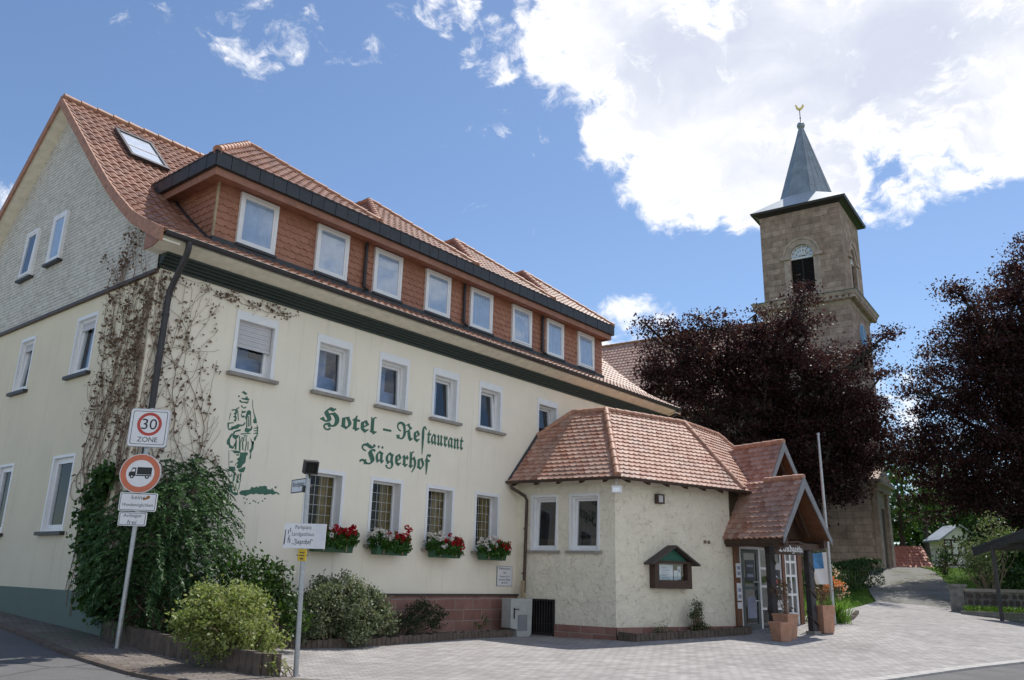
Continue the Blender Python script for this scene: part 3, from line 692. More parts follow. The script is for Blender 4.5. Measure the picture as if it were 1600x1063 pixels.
def reveal(mb, fr, h, depth, t=.0):
    a0, a1, c0, c1 = h
    mb.quad(fr.p(a0, 0, c0), fr.p(a0, -depth, c0), fr.p(a0, -depth, c1), fr.p(a0, 0, c1)); mb.quad(fr.p(a1, 0, c0), fr.p(a1, -depth, c0), fr.p(a1, -depth, c1), fr.p(a1, 0, c1))
    mb.quad(fr.p(a0, 0, c1), fr.p(a0, -depth, c1), fr.p(a1, -depth, c1), fr.p(a1, 0, c1)); mb.quad(fr.p(a0, 0, c0), fr.p(a0, -depth, c0), fr.p(a1, -depth, c0), fr.p(a1, 0, c0))
def wall_window(fr, out, hole, parent, depth=.13, tilt=0.0, shutter=0.0, sillm='sill', sill_proj=.12, curt='net', glass='glass', label=None, sur=True, name='window'):
    a0, a1, c0, c1 = hole; m = MB()
    if sur: ring(m, fr, out[0], out[1], out[2], out[3], out[1]-a1, .001, .016, wt=out[3]-c1, wb=c0-out[2])
    reveal(m, fr, hole, depth+.06)
    ring(m, fr, a0, a1, c0, c1, .05, -depth-.06, -depth)
    w = m.build(name, M['white'], parent, label=label)
    i0, i1, k0, k1 = a0+.045, a1-.045, c0+.045, c1-.045
    f2 = tiltfr(fr, k0, -depth-.015, tilt) if tilt else Fr(fr.p(0, -depth-.0, k0), fr.u, fr.n, fr.w)
    m = MB(); ring(m, f2, i0, i1, 0, k1-k0, .06, -.05, .012)
    s = m.build('sash', M['white'], w)
    m = MB(); m.quad(f2.p(i0+.06, -.02, .06), f2.p(i1-.06, -.02, .06), f2.p(i1-.06, -.02, k1-k0-.06), f2.p(i0+.06, -.02, k1-k0-.06)); m.build('pane', M[glass], w)
    m = MB()
    m.box(fr, out[0]-.07, out[1]+.07, .0, sill_proj, out[2]-.065, out[2]) ; m.build('sill', M[sillm], w)
    if shutter:
        m = MB(); n = int(shutter/.045)
        for q in range(n): m.box(fr, a0+.02, a1-.02, -.085, -.07-.006*(q % 2 == 0), c1-.045*(q+1)+.004, c1-.045*q)
        m.box(fr, a0+.01, a1-.01, -.09, -.06, c1-.045*n-.03, c1-.045*n); m.build('roller_shutter', M['shutter'], w)
    m = MB()
    if curt == 'net': wavy(m, fr, a0+.02, a0+(a1-a0)*.52, -depth-.22, c0, c1, .018, .11); m.build('curtain', M['curtain'], w)
    elif curt == 'full': wavy(m, fr, a0+.02, a1-.02, -depth-.16, c0, c1, .016, .10); m.build('curtain', M['curtain'], w)
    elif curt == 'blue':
        m.box(fr, a0, a1, -depth-.30, -depth-.28, c0, c0+(c1-c0)*.42); m.box(fr, a0, a0+(a1-a0)*.7, -depth-.36, -depth-.34, c0, c1); m.build('inner_panel', M['bluereflect'], w)  # panels added to imitate the pane's blue reflection, lighter in the lower half
    elif curt == 'side': wavy(m, fr, a1-.26, a1-.02, -depth-.2, c0, c1, .02, .09); m.build('curtain', M['curtain'], w)
    room(w, fr, a0, a1, c0, c1, -depth-.07)
    return w
ut = [0, rad(3.2), rad(3.5), rad(4.5), rad(5), rad(4)]
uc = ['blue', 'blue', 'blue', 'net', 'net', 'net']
for i, w in enumerate(UP):
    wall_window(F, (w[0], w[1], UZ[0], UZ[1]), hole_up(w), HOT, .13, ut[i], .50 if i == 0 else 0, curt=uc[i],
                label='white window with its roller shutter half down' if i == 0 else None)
for i, w in enumerate(GM):
    wall_window(G, (w[0], w[1], 3.55, 4.75), hole_gm(w), HOT, .055, rad(4) if i else rad(2.5), .20, sillm='darksill', sill_proj=.09, curt='side', glass='glass_street')
for i, w in enumerate(GLO):
    wall_window(G, (w[0], w[1], .60, 2.0), hole_gl(w), HOT, .05, 0, 0, sillm='darksill', sill_proj=.09, curt=None, glass='glass_street')
# restaurant windows: leaded panes, yellow curtains, a hanging lamp
for i, w in enumerate(LO):
    h = hole_lo(w); a0, a1, c0, c1 = h; m = MB(); dp = .20
    ring(m, F, w[0], w[1], LZ[0], LZ[1], .07, .001, .014, wt=.08, wb=.02); reveal(m, F, h, dp+.06)
    ring(m, F, a0, a1, c0, c1, .035, -dp-.05, -dp, wb=.13)
    win = m.build('leaded_window', M['white'], HOT)
    i0, i1, k0, k1 = a0+.035, a1-.035, c0+.13, c1-.035
    m = MB(); m.quad(F.p(i0, -dp-.03, k0), F.p(i1, -dp-.03, k0), F.p(i1, -dp-.03, k1), F.p(i0, -dp-.03, k1)); m.build('pane', M['glass_clear'], win)
    m = MB()
    for q in range(1, 5): x = i0+(i1-i0)*q/5; m.box(F, x-.005, x+.005, -dp-.031, -dp-.018, k0, k1)
    for q in range(1, 6): z = k0+(k1-k0)*q/6; m.box(F, i0, i1, -dp-.030, -dp-.016, z-.005, z+.005)
    m.build('lead_cames', M['lead'], win)
    m = MB(); wavy(m, F, i1-.30, i1+.10, -dp-.12, k0-.1, k1+.1, .03, .10); m.build('yellow_curtain', M['yellow'], win)
    m = MB(); lx = i0+.27; fz = Fr(F.p(lx, -dp-.6, k0+.16), (1, 0, 0), (0, 1, 0)); m.lathe(fz, [(.03, .20), (.05, .18), (.17, .0), (.16, .0)], 14); m.build('hanging_lamp', M['lampshade'], win)
    m = MB(); m.box(F, w[0]-.08, w[1]+.08, 0, .13, LZ[0]-.065, LZ[0]); m.build('sill', M['sill'], win)
    room(win, F, a0, a1, c0, c1, -dp-.06, 1.5, 'brownroom')
# gable attic windows sit on the shingles
for i, (y0, y1) in enumerate(((5.80, 6.46), (4.34, 5.02))):
    m = MB(); c0, c1 = (6.26, 7.42) if i == 0 else (6.32, 7.46); b = .065
    ring(m, G, y0, y1, c0, c1, .055, .04, .11); w = m.build('attic_window', M['white'], HOT)
    m = MB(); f2 = tiltfr(G, c0+.05, .125, rad(2.5)) if i == 0 else Fr(G.p(0, .09, c0+.05), G.u, G.n)
    ring(m, f2, y0+.05, y1-.05, 0, c1-c0-.1, .06, -.02, .015); m.build('sash', M['white'], w)
    m = MB(); m.quad(f2.p(y0+.1, 0, .05), f2.p(y1-.1, 0, .05), f2.p(y1-.1, 0, c1-c0-.15), f2.p(y0+.1, 0, c1-c0-.15)); m.build('pane', M['glass_dormer'], w)
    m = MB(); m.box(G, y0-.05, y1+.05, .04, .15, c0-.05, c0); m.build('sill', M['darksill'], w)
    if i: m = MB(); wavy(m, G, y0+.06, y1-.06, .074, c0+.05, c1-.05, .004, .1); m.build('curtain', M['curtain'], w)
    else: m = MB(); m.box(G, y0+.05, y1-.05, .064, .070, c0+.05, c1-.05); m.build('dark_interior', M['dark'], w)
# eaves: stepped green cornice, cream soffit, gutter
m = MB()
cp = [(0.0, 5.17), (.05, 5.17), (.05, 5.215), (.11, 5.228), (.11, 5.262), (.17, 5.275), (.17, 5.308), (.23, 5.32), (.23, 5.352), (.29, 5.364), (.29, 5.40), (0, 5.44)]
m.prism(Fr((-.02, 0, 0), (0, -1, 0), (1, 0, 0)), cp, 0, XE+.2); m.build('green_cornice', M['greentrim'], HOT)
m = MB(); m.prism(Fr((-.3, 0, 0), (0, -1, 0), (1, 0, 0)), [(.0, 5.405), (.29, 5.405), (.60, 5.50), (.60, 5.545), (.0, 5.88)], 0, XE+.55); m.build('eaves_soffit', M['soffit'], HOT)
m = MB(); m.prism(Fr((-.325, 0, 0), (0, -1, 0), (1, 0, 0)), [(.0, 5.40), (.30, 5.40), (.61, 5.495), (.61, 5.55), (.0, 5.89)], 0, .022); m.build('eaves_end_board', M['brownboard'], HOT)
def half_gutter(mb, p, q, out, r=.07, n=8):
    p, q, out = np.array(p, float), np.array(q, float), np.array(out, float); d = q-p
    for rr, flip in ((r, 0), (r-.008, 1)):
        ring_ = [out*rr*math.cos(math.pi+math.pi*k/n)+np.array([0, 0, rr*math.sin(math.pi+math.pi*k/n)]) for k in range(n+1)]
        V = [p+x for x in ring_]+[q+x for x in ring_]; mb.add(V, [(k, k+1, n+2+k, n+1+k) for k in range(n)], smooth=True)
    for e in (p, q): mb.add([e+out*r*math.cos(math.pi+math.pi*k/n)+np.array([0, 0, r*math.sin(math.pi+math.pi*k/n)]) for k in range(n+1)], [tuple(range(n+1))])
    mb.tube([p+out*r, q+out*r], .009, 6); mb.tube([p-out*r, q-out*r], .006, 6)
m = MB(); half_gutter(m, (RX0+.02, -.66, 5.60), (RX1, -.66, 5.60), (0, -1, 0), .075); gut = m.build('gutter', M['gutter'], HOT)
m = MB(); m.tube([(.16, -.66, 5.54), (.16, -.66, 5.42), (.17, -.60, 5.30), (.19, -.30, 4.95), (.20, -.14, 4.75), (.20, -.11, 4.55), (.20, -.11, -1.2)], .055, 10)
for z in (4.3, 2.4, .5): m.tube([(.20, -.11, z), (.20, -.11, z+.05)], .066, 10)
m.build('downpipe', M['gutter'], HOT)
m = MB(); m.tube([(17.9, -.66, 5.54), (17.9, -.6, 5.4), (17.7, -.1, 5.1), (17.7, -.1, 2.4)], .045, 8); m.build('downpipe', M['gutter'], HOT)
# dormer band
DY = .45; DX0, DX1 = 1.17, 14.98; FZ0, FZ1 = 7.56, 7.84; FX0, FX1 = .80, 15.02; FY = 0.0
m = MB()
ds = lambda s, t, h: np.stack([s, DY-h, 6.02+np.asarray(t)], -1)
tiles(m, ds, lambda t: DX0, lambda t: DX1, 1.46, .20, .145, lip=.022, scallop=.034, jitter=.003)
for X_, sg in ((DX0, -1), (DX1, 1)):
    cs = lambda s, t, h, X_=X_, sg=sg: np.stack([X_+sg*h, s, 6.02+np.asarray(t)], -1)
    tiles(m, cs, lambda t: DY, lambda t: max(DY, prof_y(6.02+t)+.05), 1.70, .20, .145, lip=.022, scallop=.034, jitter=.003)
dw = m.build('dormer_cladding', M['cladding'], HOT)
m = MB(); m.box(WORLD, DX0-.022, DX0+.02, DY-.03, DY+.01, 6.1, 7.46); m.build('corner_strip', M['paleWood'], dw)
m = MB(); m.box(WORLD, DX0+.03, DX1-.03, DY+.02, DY+.06, 6.0, 7.5); m.build('dormer_backing', M['brownboard'], HOT)
# lead flashing where the dormer meets the roof
m = MB()
ys = np.linspace(DY, 2.6, 14)
for y0, y1 in zip(ys[:-1], ys[1:]):
    P = [(DX0-e, y, prof_z(y)+.05+k) for k in (0, .035) for y in (y0, y1) for e in (.09, 0)]
    m.add(P, [(0, 1, 3, 2), (4, 6, 7, 5), (0, 4, 5, 1), (2, 3, 7, 6), (0, 2, 6, 4), (1, 5, 7, 3)])
m.box(WORLD, DX0-.05, DX1, DY-.10, DY-.02, prof_z(DY)-.02, prof_z(DY)+.10); m.build('flashing', M['fascia'], HOT)
DW = [(1.66, 2.56), (3.59, 4.48), (5.26, 6.14), (6.96, 7.85), (8.62, 9.52), (10.37, 11.25), (11.97, 12.82), (13.58, 14.46)]
def dormer_window(x0, x1, tilt, curt, inner_panel):
    fr = Fr((0, DY, 0), (1, 0, 0), (0, -1, 0)); c0, c1 = 6.31, 7.43; m = MB()
    ring(m, fr, x0, x1, c0, c1, .062, .0, .078); w = m.build('dormer_window', M['white'], HOT)
    f2 = tiltfr(fr, c0+.07, .092, tilt) if tilt else Fr(fr.p(0, .066, c0+.07), fr.u, fr.n)
    m = MB(); ring(m, f2, x0+.06, x1-.06, -.005, c1-c0-.135, .048, -.03, .0); m.build('sash', M['white'], w)
    m = MB(); m.quad(f2.p(x0+.12, -.015, .05), f2.p(x1-.12, -.015, .05), f2.p(x1-.12, -.015, c1-c0-.19), f2.p(x0+.12, -.015, c1-c0-.19)); m.build('pane', M['glass_dormer'], w)
    m = MB(); m.box(fr, x0-.02, x1+.02, .03, .13, c0-.06, c0-.003); m.build('sill', M['darksill'], w)
    m = MB()
    if inner_panel: m.box(fr, x0+.08, x1-.08, .0445, .046, c1-.42, c1-.07)
    wavy(m, fr, x0+.07, x1-.07, .040, c0+.07, c1-.07, .004, [.085, .11, .07, .13][int(x0*3) % 4]); m.build('curtain', M['curtain'], w)
for i, (x0, x1) in enumerate(DW): dormer_window(x0, x1, rad(2.3) if i in (5, 7) else 0, 1, i == 2)
m = MB(); n = 44
for i in range(n):
    x0 = FX0+(FX1-FX0)*i/n; x1 = FX0+(FX1-FX0)*(i+1)/n; m.box(WORLD, x0+.006, x1-.006, FY-.02-.004*(i % 2), FY+.02, FZ0, FZ1)
for X_ in (FX0, FX1):
    for i in range(8):
        y0 = FY+2.6*i/8; y1 = FY+2.6*(i+1)/8; m.box(WORLD, X_-.02-.004*(i % 2), X_+.02, y0+.006, y1-.006, FZ0, FZ1)
fas = m.build('slate_fascia', M['fascia'], HOT)
m = MB(); m.box(WORLD, FX0+.03, FX1-.03, FY+.02, FY+.05, FZ0-.01, FZ1-.02); m.box(WORLD, FX0+.02, FX0+.05, FY, 2.6, FZ0-.01, FZ1-.02)
m.box(WORLD, FX0-.03, FX1+.03, FY-.035, FY+.03, FZ1, FZ1+.022); m.box(WORLD, FX0-.035, FX0+.03, FY+.03, 2.6, FZ1, FZ1+.022); m.build('fascia_core', M['gutter'], fas)
m = MB(); m.box(WORLD, FX0+.06, FX1-.06, FY+.06, FY+.09, 7.40, 7.57); m.box(WORLD, FX0+.06, FX0+.09, FY+.09, 2.3, 7.40, 7.57); m.box(WORLD, FX1-.09, FX1-.06, FY+.09, 2.3, 7.40, 7.57)
m.box(WORLD, FX0+.09, FX1-.09, FY+.09, 2.5, 7.46, 7.50); m.build('dormer_eaves_board', M['brownboard'], HOT)
for x in (4.98, 8.37, 11.75):
    m = MB(); m.tube([(x, DY-.08, 7.42), (x, DY-.08, 6.35), (x+.03, DY-.20, 6.24)], .042, 8); m.build('dormer_downpipe', M['gutter'], HOT)
# four hipped roofs on the dormer band
BX = [FX0, 4.97, 8.37, 11.75, FX1]; AZ = 9.70; AYF = 2.42; AYB = 4.55
m = MB(); mr = MB()
for i in range(4):
    xa, xb = BX[i], BX[i+1]; xm = (xa+xb)/2-.05; z = FZ1+.0
    tri_plane(m, (xa, FY, z), (xb, FY, z), (xm, AYF, AZ), (xm, AYF, AZ), .195, .285, kind='pan', lip=.024, amp=.034)
    tri_plane(m, (xa, 2.65, z), (xa, FY, z), (xm, AYB, AZ), (xm, AYF, AZ), .195, .285, kind='pan', lip=.024, amp=.034)
    tri_plane(m, (xb, FY, z), (xb, 2.65, z), (xm, AYF, AZ), (xm, AYB, AZ), .195, .285, kind='pan', lip=.024, amp=.034)
    ridge_caps(mr, (xm, AYF, AZ), (xm, AYB, AZ), .09); ridge_caps(mr, (xa, FY, z), (xm, AYF, AZ), .085); ridge_caps(mr, (xb, FY, z), (xm, AYF, AZ), .085)
dr = m.build('dormer_roof', M['pantile'], HOT); mr.build('hip_tiles', M['ridge'], dr)
# skylight lying in the roof slope
sy0, sy1 = 3.45, 4.58
def sl(x, y, h): 
    dy, dz = 5.28-2.77, 10.46-8.08; ln = math.hypot(dy, dz); z = prof_z(y); return (x, y-dz/ln*h, z+dy/ln*h)
def slbox(mb, x0, x1, y0, y1, h0, h1):
    mb.add([sl(x, y, h) for h in (h0, h1) for y in (y0, y1) for x in (x0, x1)], [(0, 1, 3, 2), (4, 6, 7, 5), (0, 4, 5, 1), (2, 3, 7, 6), (0, 2, 6, 4), (1, 5, 7, 3)])
m = MB()
for a in ((.62, .69, sy0, sy1), (1.45, 1.52, sy0, sy1), (.69, 1.45, sy0, sy0+.08), (.69, 1.45, sy1-.08, sy1)): slbox(m, *a, .0, .13)
sk = m.build('skylight', M['gutter'], HOT)
m = MB(); slbox(m, .69, 1.45, sy0+.08, sy1-.08, .08, .10); m.build('pane', M['sky_reflect_glass'], sk)
m = MB(); slbox(m, .69, 1.45, sy0+.5, sy0+.53, .10, .112); slbox(m, .69, .715, sy0+.08, sy1-.08, .10, .115); m.build('glazing_bar', M['signback'], sk)
# painted lettering and the painted huntsman
m = MB(); b = .004
def words(mb, txt, a, c, capref, width, x0=None):
    return put_text(mb, F, fraktur(txt), a, c, height=None, width=width, b=b, align='L')
def fit_text(mb, txt, a0, a1, base, xh, capless=None):
    """a0..a1 along the wall, base line and x height in metres"""
    V, Fc = textgeo(fraktur(txt), .012); Vx, _ = textgeo(fraktur('o')); ky = xh/(Vx[:, 1].max()-Vx[:, 1].min()); y0 = Vx[:, 1].min()
    lo, hi = V[:, 0].min(), V[:, 0].max(); kx = (a1-a0)/(hi-lo)
    mb.add([F.p(a0+(x-lo)*kx, b, base+(y-y0)*ky) for x, y in V], Fc); return kx, ky
XH = .27
fit_text(m, 'Hotel', 3.80, 5.36, 2.935, XH); m.box(F, 5.53, 5.78, .002, b, 3.06, 3.11)
fit_text(m, 'Re', 5.93, 6.67, 2.945, XH)
S_ = [(0, .30), (.05, .33), (.07, .28), (.05, .12), (.03, -.12), (.015, -.20), (.0, -.14), (-.01, .05), (-.025, .20)]
ls = [(6.72, 3.20), (6.735, 3.30), (6.78, 3.37), (6.84, 3.37), (6.885, 3.30), (6.85, 3.28), (6.82, 3.325), (6.80, 3.30), (6.81, 3.2), (6.80, 2.95), (6.775, 2.70), (6.755, 2.70), (6.735, 2.95), (6.725, 3.1)]
m.add([F.p(x-.0, b, z-.02) for x, z in ls], [tuple(range(len(ls)))])
fit_text(m, 'taurant', 6.90, 8.15, 2.955, XH)
m2 = MB()
fit_text(m, 'J', 4.92, 5.36, 2.335, XH)
fit_text(m, 'a', 5.37, 5.62, 2.335, XH)
for x in (5.44, 5.55):
    m.add([F.p(x+dx, b, 2.685+dz) for dx, dz in ((0, .04), (.035, 0), (0, -.04), (-.035, 0))], [(0, 1, 2, 3)])
fit_text(m, 'gerhof', 5.66, 7.07, 2.335, XH)
m.build('painted_lettering', M['green'], HOT)
MURAL = [[1937,3246,1984,3284,2054,3256,2069,3236,2020,3215,1977,3242],[1938,3142,2028,3152,2050,3185,2074,3202,2086,3163,2126,3153,2117,3122,2059,3117,1980,3120],[1871,3159,1893,3186,1921,3174,1899,3146],[1906,3090,1943,3102,1966,3077,2075,3091,2099,3113,2120,3105,2087,3052,2040,3061,1969,3052,1930,3059],[1958,2995,1981,3010,2005,2980,2038,2974,2074,3003,2082,2987,2054,2953,2014,2958,1980,2970],[1987,2919,2016,2900,2085,2918,2065,2874,2033,2869,1996,2851,2008,2807,2051,2826,2075,2795,2026,2775,1983,2803,1993,2874],[1771,2859,1803,2905,1847,2906,1923,2965,1938,2951,1885,2907,1899,2858,1881,2797,1907,2745,1891,2673,1844,2689,1876,2739,1822,2765,1868,2795,1826,2823,1861,2851,1849,2890,1801,2870],[1892,2903,1911,2906,1957,2707,1938,2704],[1761,2835,1777,2814,1755,2697,1739,2672,1736,2649,1746,2718],[1723,2636,1854,2662,1857,2645,1759,2619,1765,2529,1850,2553,1855,2515,1763,2501,1732,2569],[1804,2569,1870,2591,1952,2649,1979,2636,1996,2610,1951,2558,1872,2534,1827,2539],[1966,2640,2043,2646,2087,2704,2103,2684,2070,2633,2009,2606],[2078,2772,2105,2916,2147,2946,2176,2927,2173,2846,2140,2852,2129,2780,2153,2600,2127,2596,2107,2754],[2142,2829,2162,2832,2195,2629,2168,2631],[2169,2926,2189,2930,2231,2658,2209,2654],[2190,3152,2202,3154,2220,3017,2208,3015],[2211,3015,2220,3017,2264,2907,2325,2800,2348,2723,2297,2709,2262,2721,2260,2790,2286,2794,2254,2882],[2350,2711,2386,2635,2396,2509,2365,2435,2358,2388,2326,2383,2313,2428,2353,2479,2375,2517,2348,2519,2297,2506,2295,2517,2370,2551,2368,2569,2296,2558,2295,2573,2365,2591,2355,2619,2290,2609,2288,2620,2352,2642],[2102,2592,2219,2598,2237,2659,2259,2639,2254,2580,2178,2511,2104,2523],[2026,2478,2229,2519,2231,2502,2029,2455],[2094,2453,2171,2459,2174,2442,2097,2431],[1871,2489,1942,2533,2016,2556,2014,2521,1910,2483,1891,2435,1943,2431,1991,2450,1985,2403,1936,2340,1894,2368,1860,2385],[1806,2411,1850,2463,1866,2431,1826,2358,1821,2301,1842,2237,1896,2211,1925,2282,1942,2250,1902,2167,1825,2179,1807,2221,1760,2242,1758,2304,1787,2364],[1994,2427,2013,2430,2046,2329,2014,2325],[1942,2341,1959,2354,1964,2318,1933,2314],[2054,2413,2079,2417,2074,2333,2056,2331],[2092,2419,2114,2422,2117,2339,2094,2336],[2139,2426,2156,2428,2167,2346,2147,2343],[2241,2429,2257,2408,2288,2367,2327,2372,2329,2303,2297,2299,2262,2363],[1844,2133,1968,2149,2044,2148,2073,2129,2038,2102,1931,2094,1908,2124],[1927,2312,1964,2317,1977,2173,1941,2157],[2008,2323,2046,2329,2063,2150,2030,2157],[2071,2332,2097,2336,2125,2169,2098,2177],[2160,2345,2179,2347,2173,2147,2152,2162],[2192,2349,2211,2352,2227,2183,2208,2180],[2289,2363,2328,2368,2332,2231,2296,2158,2304,2045,2268,2018,2279,2133,2248,2174,2279,2235],[2061,2122,2212,2147,2231,2104,2196,2077,2196,1975,2188,1940,2152,1914,2122,1854,2075,1826,2023,1832,2023,1876,2041,1889,2024,1921,1992,1872,1974,1870,2010,1930,2044,1957,2007,1997,2059,2037],[1854,1917,1918,1953,1940,1933,1886,1915],[1819,2129,1828,2130,1929,1392,1917,1391],[1977,2077,2039,2091,2043,2063,1993,2057],[1871,1842,1989,1850,2005,1774,1957,1758,1883,1755],[2052,1802,2136,1845,2196,1874,2212,1853,2184,1772,2122,1759,2082,1771],[1926,1710,1951,1713,1957,1669,1938,1667],[1977,1749,2015,1753,2009,1608,1974,1539,1972,1605],[2063,1725,2088,1728,2077,1616,2105,1596,2110,1564,2053,1558,2046,1612],[2100,1729,2141,1756,2140,1622,2126,1444,2107,1442,2129,1610],[2042,1546,2055,1547,2069,1438,2051,1437],[1916,1511,1979,1506,1980,1452,1924,1446],[1820,1485,1905,1494,1909,1467,1834,1470],[1926,1436,1986,1452,2007,1389,2108,1387,2125,1356,2065,1328,1999,1355,1932,1393],[2133,1389,2178,1432,2353,1465,2385,1524,2439,1507,2500,1541,2530,1516,2552,1552,2618,1553,2656,1568,2711,1562,2730,1512,2812,1509,2834,1545,2865,1514,2897,1482,2952,1476,3025,1443,2999,1429,2941,1452,2865,1411,2822,1430,2756,1413,2678,1394,2649,1414,2572,1396,2504,1407,2442,1384,2389,1391,2267,1335,2226,1354,2176,1349],[2879,1572,2946,1585,2911,1530],[2228,1307,2265,1315,2261,1288,2238,1289],[2294,1291,2331,1299,2327,1272,2304,1272],[2438,1276,2476,1284,2472,1256,2448,1257],[2479,1263,2517,1270,2512,1243,2489,1243],[2546,1246,2585,1254,2580,1226,2557,1227],[2633,1287,2672,1295,2668,1267,2644,1268],[2680,1336,2719,1344,2715,1316,2691,1316],[2264,1223,2302,1230,2298,1203,2274,1204],[2367,1220,2405,1228,2401,1201,2378,1201]]
m = MB()
for q in MURAL:
    pts = [(q[k]/1000, q[k+1]/1000) for k in range(0, len(q), 2)]
    m.add([F.p(x, .004, z) for x, z in pts], [tuple(range(len(pts)))])
m.build('painted_huntsman', M['green'], HOT)
# ---------------------------------------------------------------- the annex: a low many-sided pavilion in front of the hotel
TH1, TH2 = rad(-83), rad(-17)
def uv_(th): u = np.array([math.cos(th), math.sin(th), 0]); return u, np.array([u[1], -u[0], 0])
U1, V1 = uv_(TH1); U2, V2 = uv_(TH2); U3, V3 = uv_(rad(2.0))
A0 = np.array([10.32, 0, 0.]); B0 = np.array([10.66, -2.75, 0.]); LB = np.linalg.norm(B0-A0)
C0 = B0+U2*4.05; D0 = C0+U3*3.6; E0 = np.array([D0[0]+.9, 0, 0.])
ANX = thing('restaurant_annex', (10.66, -2.75, -1.37), 'low many-sided annex with trowelled plaster walls, weathered tile roof and gabled timber porch', 'building')
F1 = Fr(A0, U1, V1); F2 = Fr(B0, U2, V2)
AW = [(.40, 1.20), (1.52, 2.37)]; AZ0, AZ1 = .68, 2.06
CW_ = (.38, 1.10, -1.36, -.53)
h1 = [(a+.06, b_-.05, AZ0+.02, AZ1-.06) for a, b_ in AW]
m = MB(); wall(m, F1, 0, LB, -1.05, 2.62, h1+[(CW_[0], CW_[1], -1.05, CW_[3])], .15); wall(m, F2, 0, 4.05, -1.05, 2.62, [], .1)
m.build('wall', M['annex'], ANX)
m = MB(); wall(m, F1, -.02, LB+.02, -1.75, -1.05, [(CW_[0], CW_[1], -1.75, -1.05)], .1, b=.03); wall(m, F2, -.0, 4.05, -1.75, -1.05, [], .1, b=.03)
m.quad(F1.p(0, 0, -1.05), F1.p(LB, 0, -1.05), F1.p(LB, .03, -1.05), F1.p(0, .03, -1.05)); m.quad(F2.p(0, 0, -1.05), F2.p(4.05, 0, -1.05), F2.p(4.05, .03, -1.05), F2.p(0, .03, -1.05))
m.build('stone_plinth', M['plinth'], ANX)
for i, (a, b_) in enumerate(AW):
    w = wall_window(F1, (a, b_, AZ0, AZ1), h1[i], ANX, .10, rad(3.4), 0, sill_proj=.07, curt=None, glass='glass')
    m = MB(); 
    m.quad(F1.p(a+.1, -.30, AZ0), F1.p(b_-.1, -.30, AZ0), F1.p(b_-.1, -.30, AZ0+.3), F1.p(a+.1, -.30, AZ0+.3)); m.build('window_board', M['brownroom'], w)
# barred cellar opening
m = MB(); a0, a1, c0, c1 = CW_; reveal(m, F1, (a0, a1, -1.7, c1), .28); m.quad(F1.p(a0, -.28, -1.7), F1.p(a1, -.28, -1.7), F1.p(a1, -.28, c1), F1.p(a0, -.28, c1)); m.box(F1, a0-.03, a1+.04, .0, .045, c1, c1+.05); m.box(F1, a1, a1+.04, 0, .045, -1.36, c1)
cel = m.build('cellar_opening', M['dark'], ANX)
m = MB()
for q in range(9): x = a0+.06+(a1-a0-.12)*q/8; m.tube([F1.p(x, -.05, -1.36), F1.p(x, -.05, c1)], .013, 6)
m.box(F1, a0, a1, -.06, -.03, -1.31, -1.27); m.build('iron_bars', M['gutter'], cel)
m = MB(); m.box(F1, a0-.02, a1, -.28, .05, -1.42, -1.33); m.build('threshold', M['sill'], cel)
# roof planes
PT = rad(48); EZ = 2.40; RISE = 2.02; OV = .42
def off_corner(P, va, vb, d):
    # point moved so that it stays d outside both walls
    A = np.array([va[:2], vb[:2]]); return P+np.append(np.linalg.solve(A, [d, d]), 0)
E_A = A0+V1*OV; E_A = E_A-U1*(E_A[1]/U1[1]); E_B = off_corner(B0, V1, V2, OV); E_C = off_corner(C0, V2, V3, OV)
VD = np.array([.966, -.26, 0.]); E_D = off_corner(D0, V3, VD, OV); s_in = RISE/math.tan(PT)
T_B = off_corner(B0, V1, V2, OV-s_in); T_C = off_corner(C0, V2, V3, OV-s_in); T_D = off_corner(D0, V3, VD, OV-s_in)
zt = np.array([0, 0, EZ+RISE]); ze = np.array([0, 0, EZ])
def lift(p, z): return np.array([p[0], p[1], z])
YT = -.65
T_A = T_B-U1*((T_B[1]-YT)/U1[1])
m = MB()
tl = dict(lip=.034, scallop=.045, jitter=.004)
# first plane: its far edge follows the house wall, then a hip
P0 = lift(E_A, EZ); u = U1; w = np.array([-V1[0], -V1[1], math.tan(PT)]); w /= np.linalg.norm(w); TT = RISE/math.sin(PT)
sf = plane_surf(P0, u, w)
def Lf1(t):
    q = P0+w*t; y = -.0 if q[2] < 3.70 else YT*(q[2]-3.70)/(EZ+RISE-3.70); return (y-q[1])/u[1]
LE = np.linalg.norm(E_B-E_A); LT = (T_B-E_A)@U1
tiles(m, sf, Lf1, lambda t: LE+(LT-LE)*min(1, t/TT), TT, .175, .155, **tl)
tri_plane(m, lift(E_B, EZ), lift(E_C, EZ), lift(T_B, EZ+RISE), lift(T_C, EZ+RISE), .175, .155, **tl)
tri_plane(m, lift(E_C, EZ), lift(E_D, EZ), lift(T_C, EZ+RISE), lift(T_D, EZ+RISE), .175, .155, **tl)
E_E = np.array([E_D[0]+.78, 0, 0]); T_E = np.array([T_D[0]+.3, YT, 0])
tri_plane(m, lift(E_D, EZ), lift(E_E, EZ), lift(T_D, EZ+RISE), lift(T_E, EZ+RISE), .175, .155, **tl)
KB = P0+w*((3.70-EZ)/w[2]); KB = KB+u*(-KB[1]/u[1])
m.quad(KB, (E_E[0], 0, 3.70), lift(T_E, EZ+RISE), lift(T_A, EZ+RISE)); m.quad(lift(T_A, 4.40), lift(T_B, 4.40), lift(T_C, 4.40), lift(T_D, 4.40), lift(T_E, 4.40))
ar = m.build('roof', M['plaintile'], ANX)
m = MB()
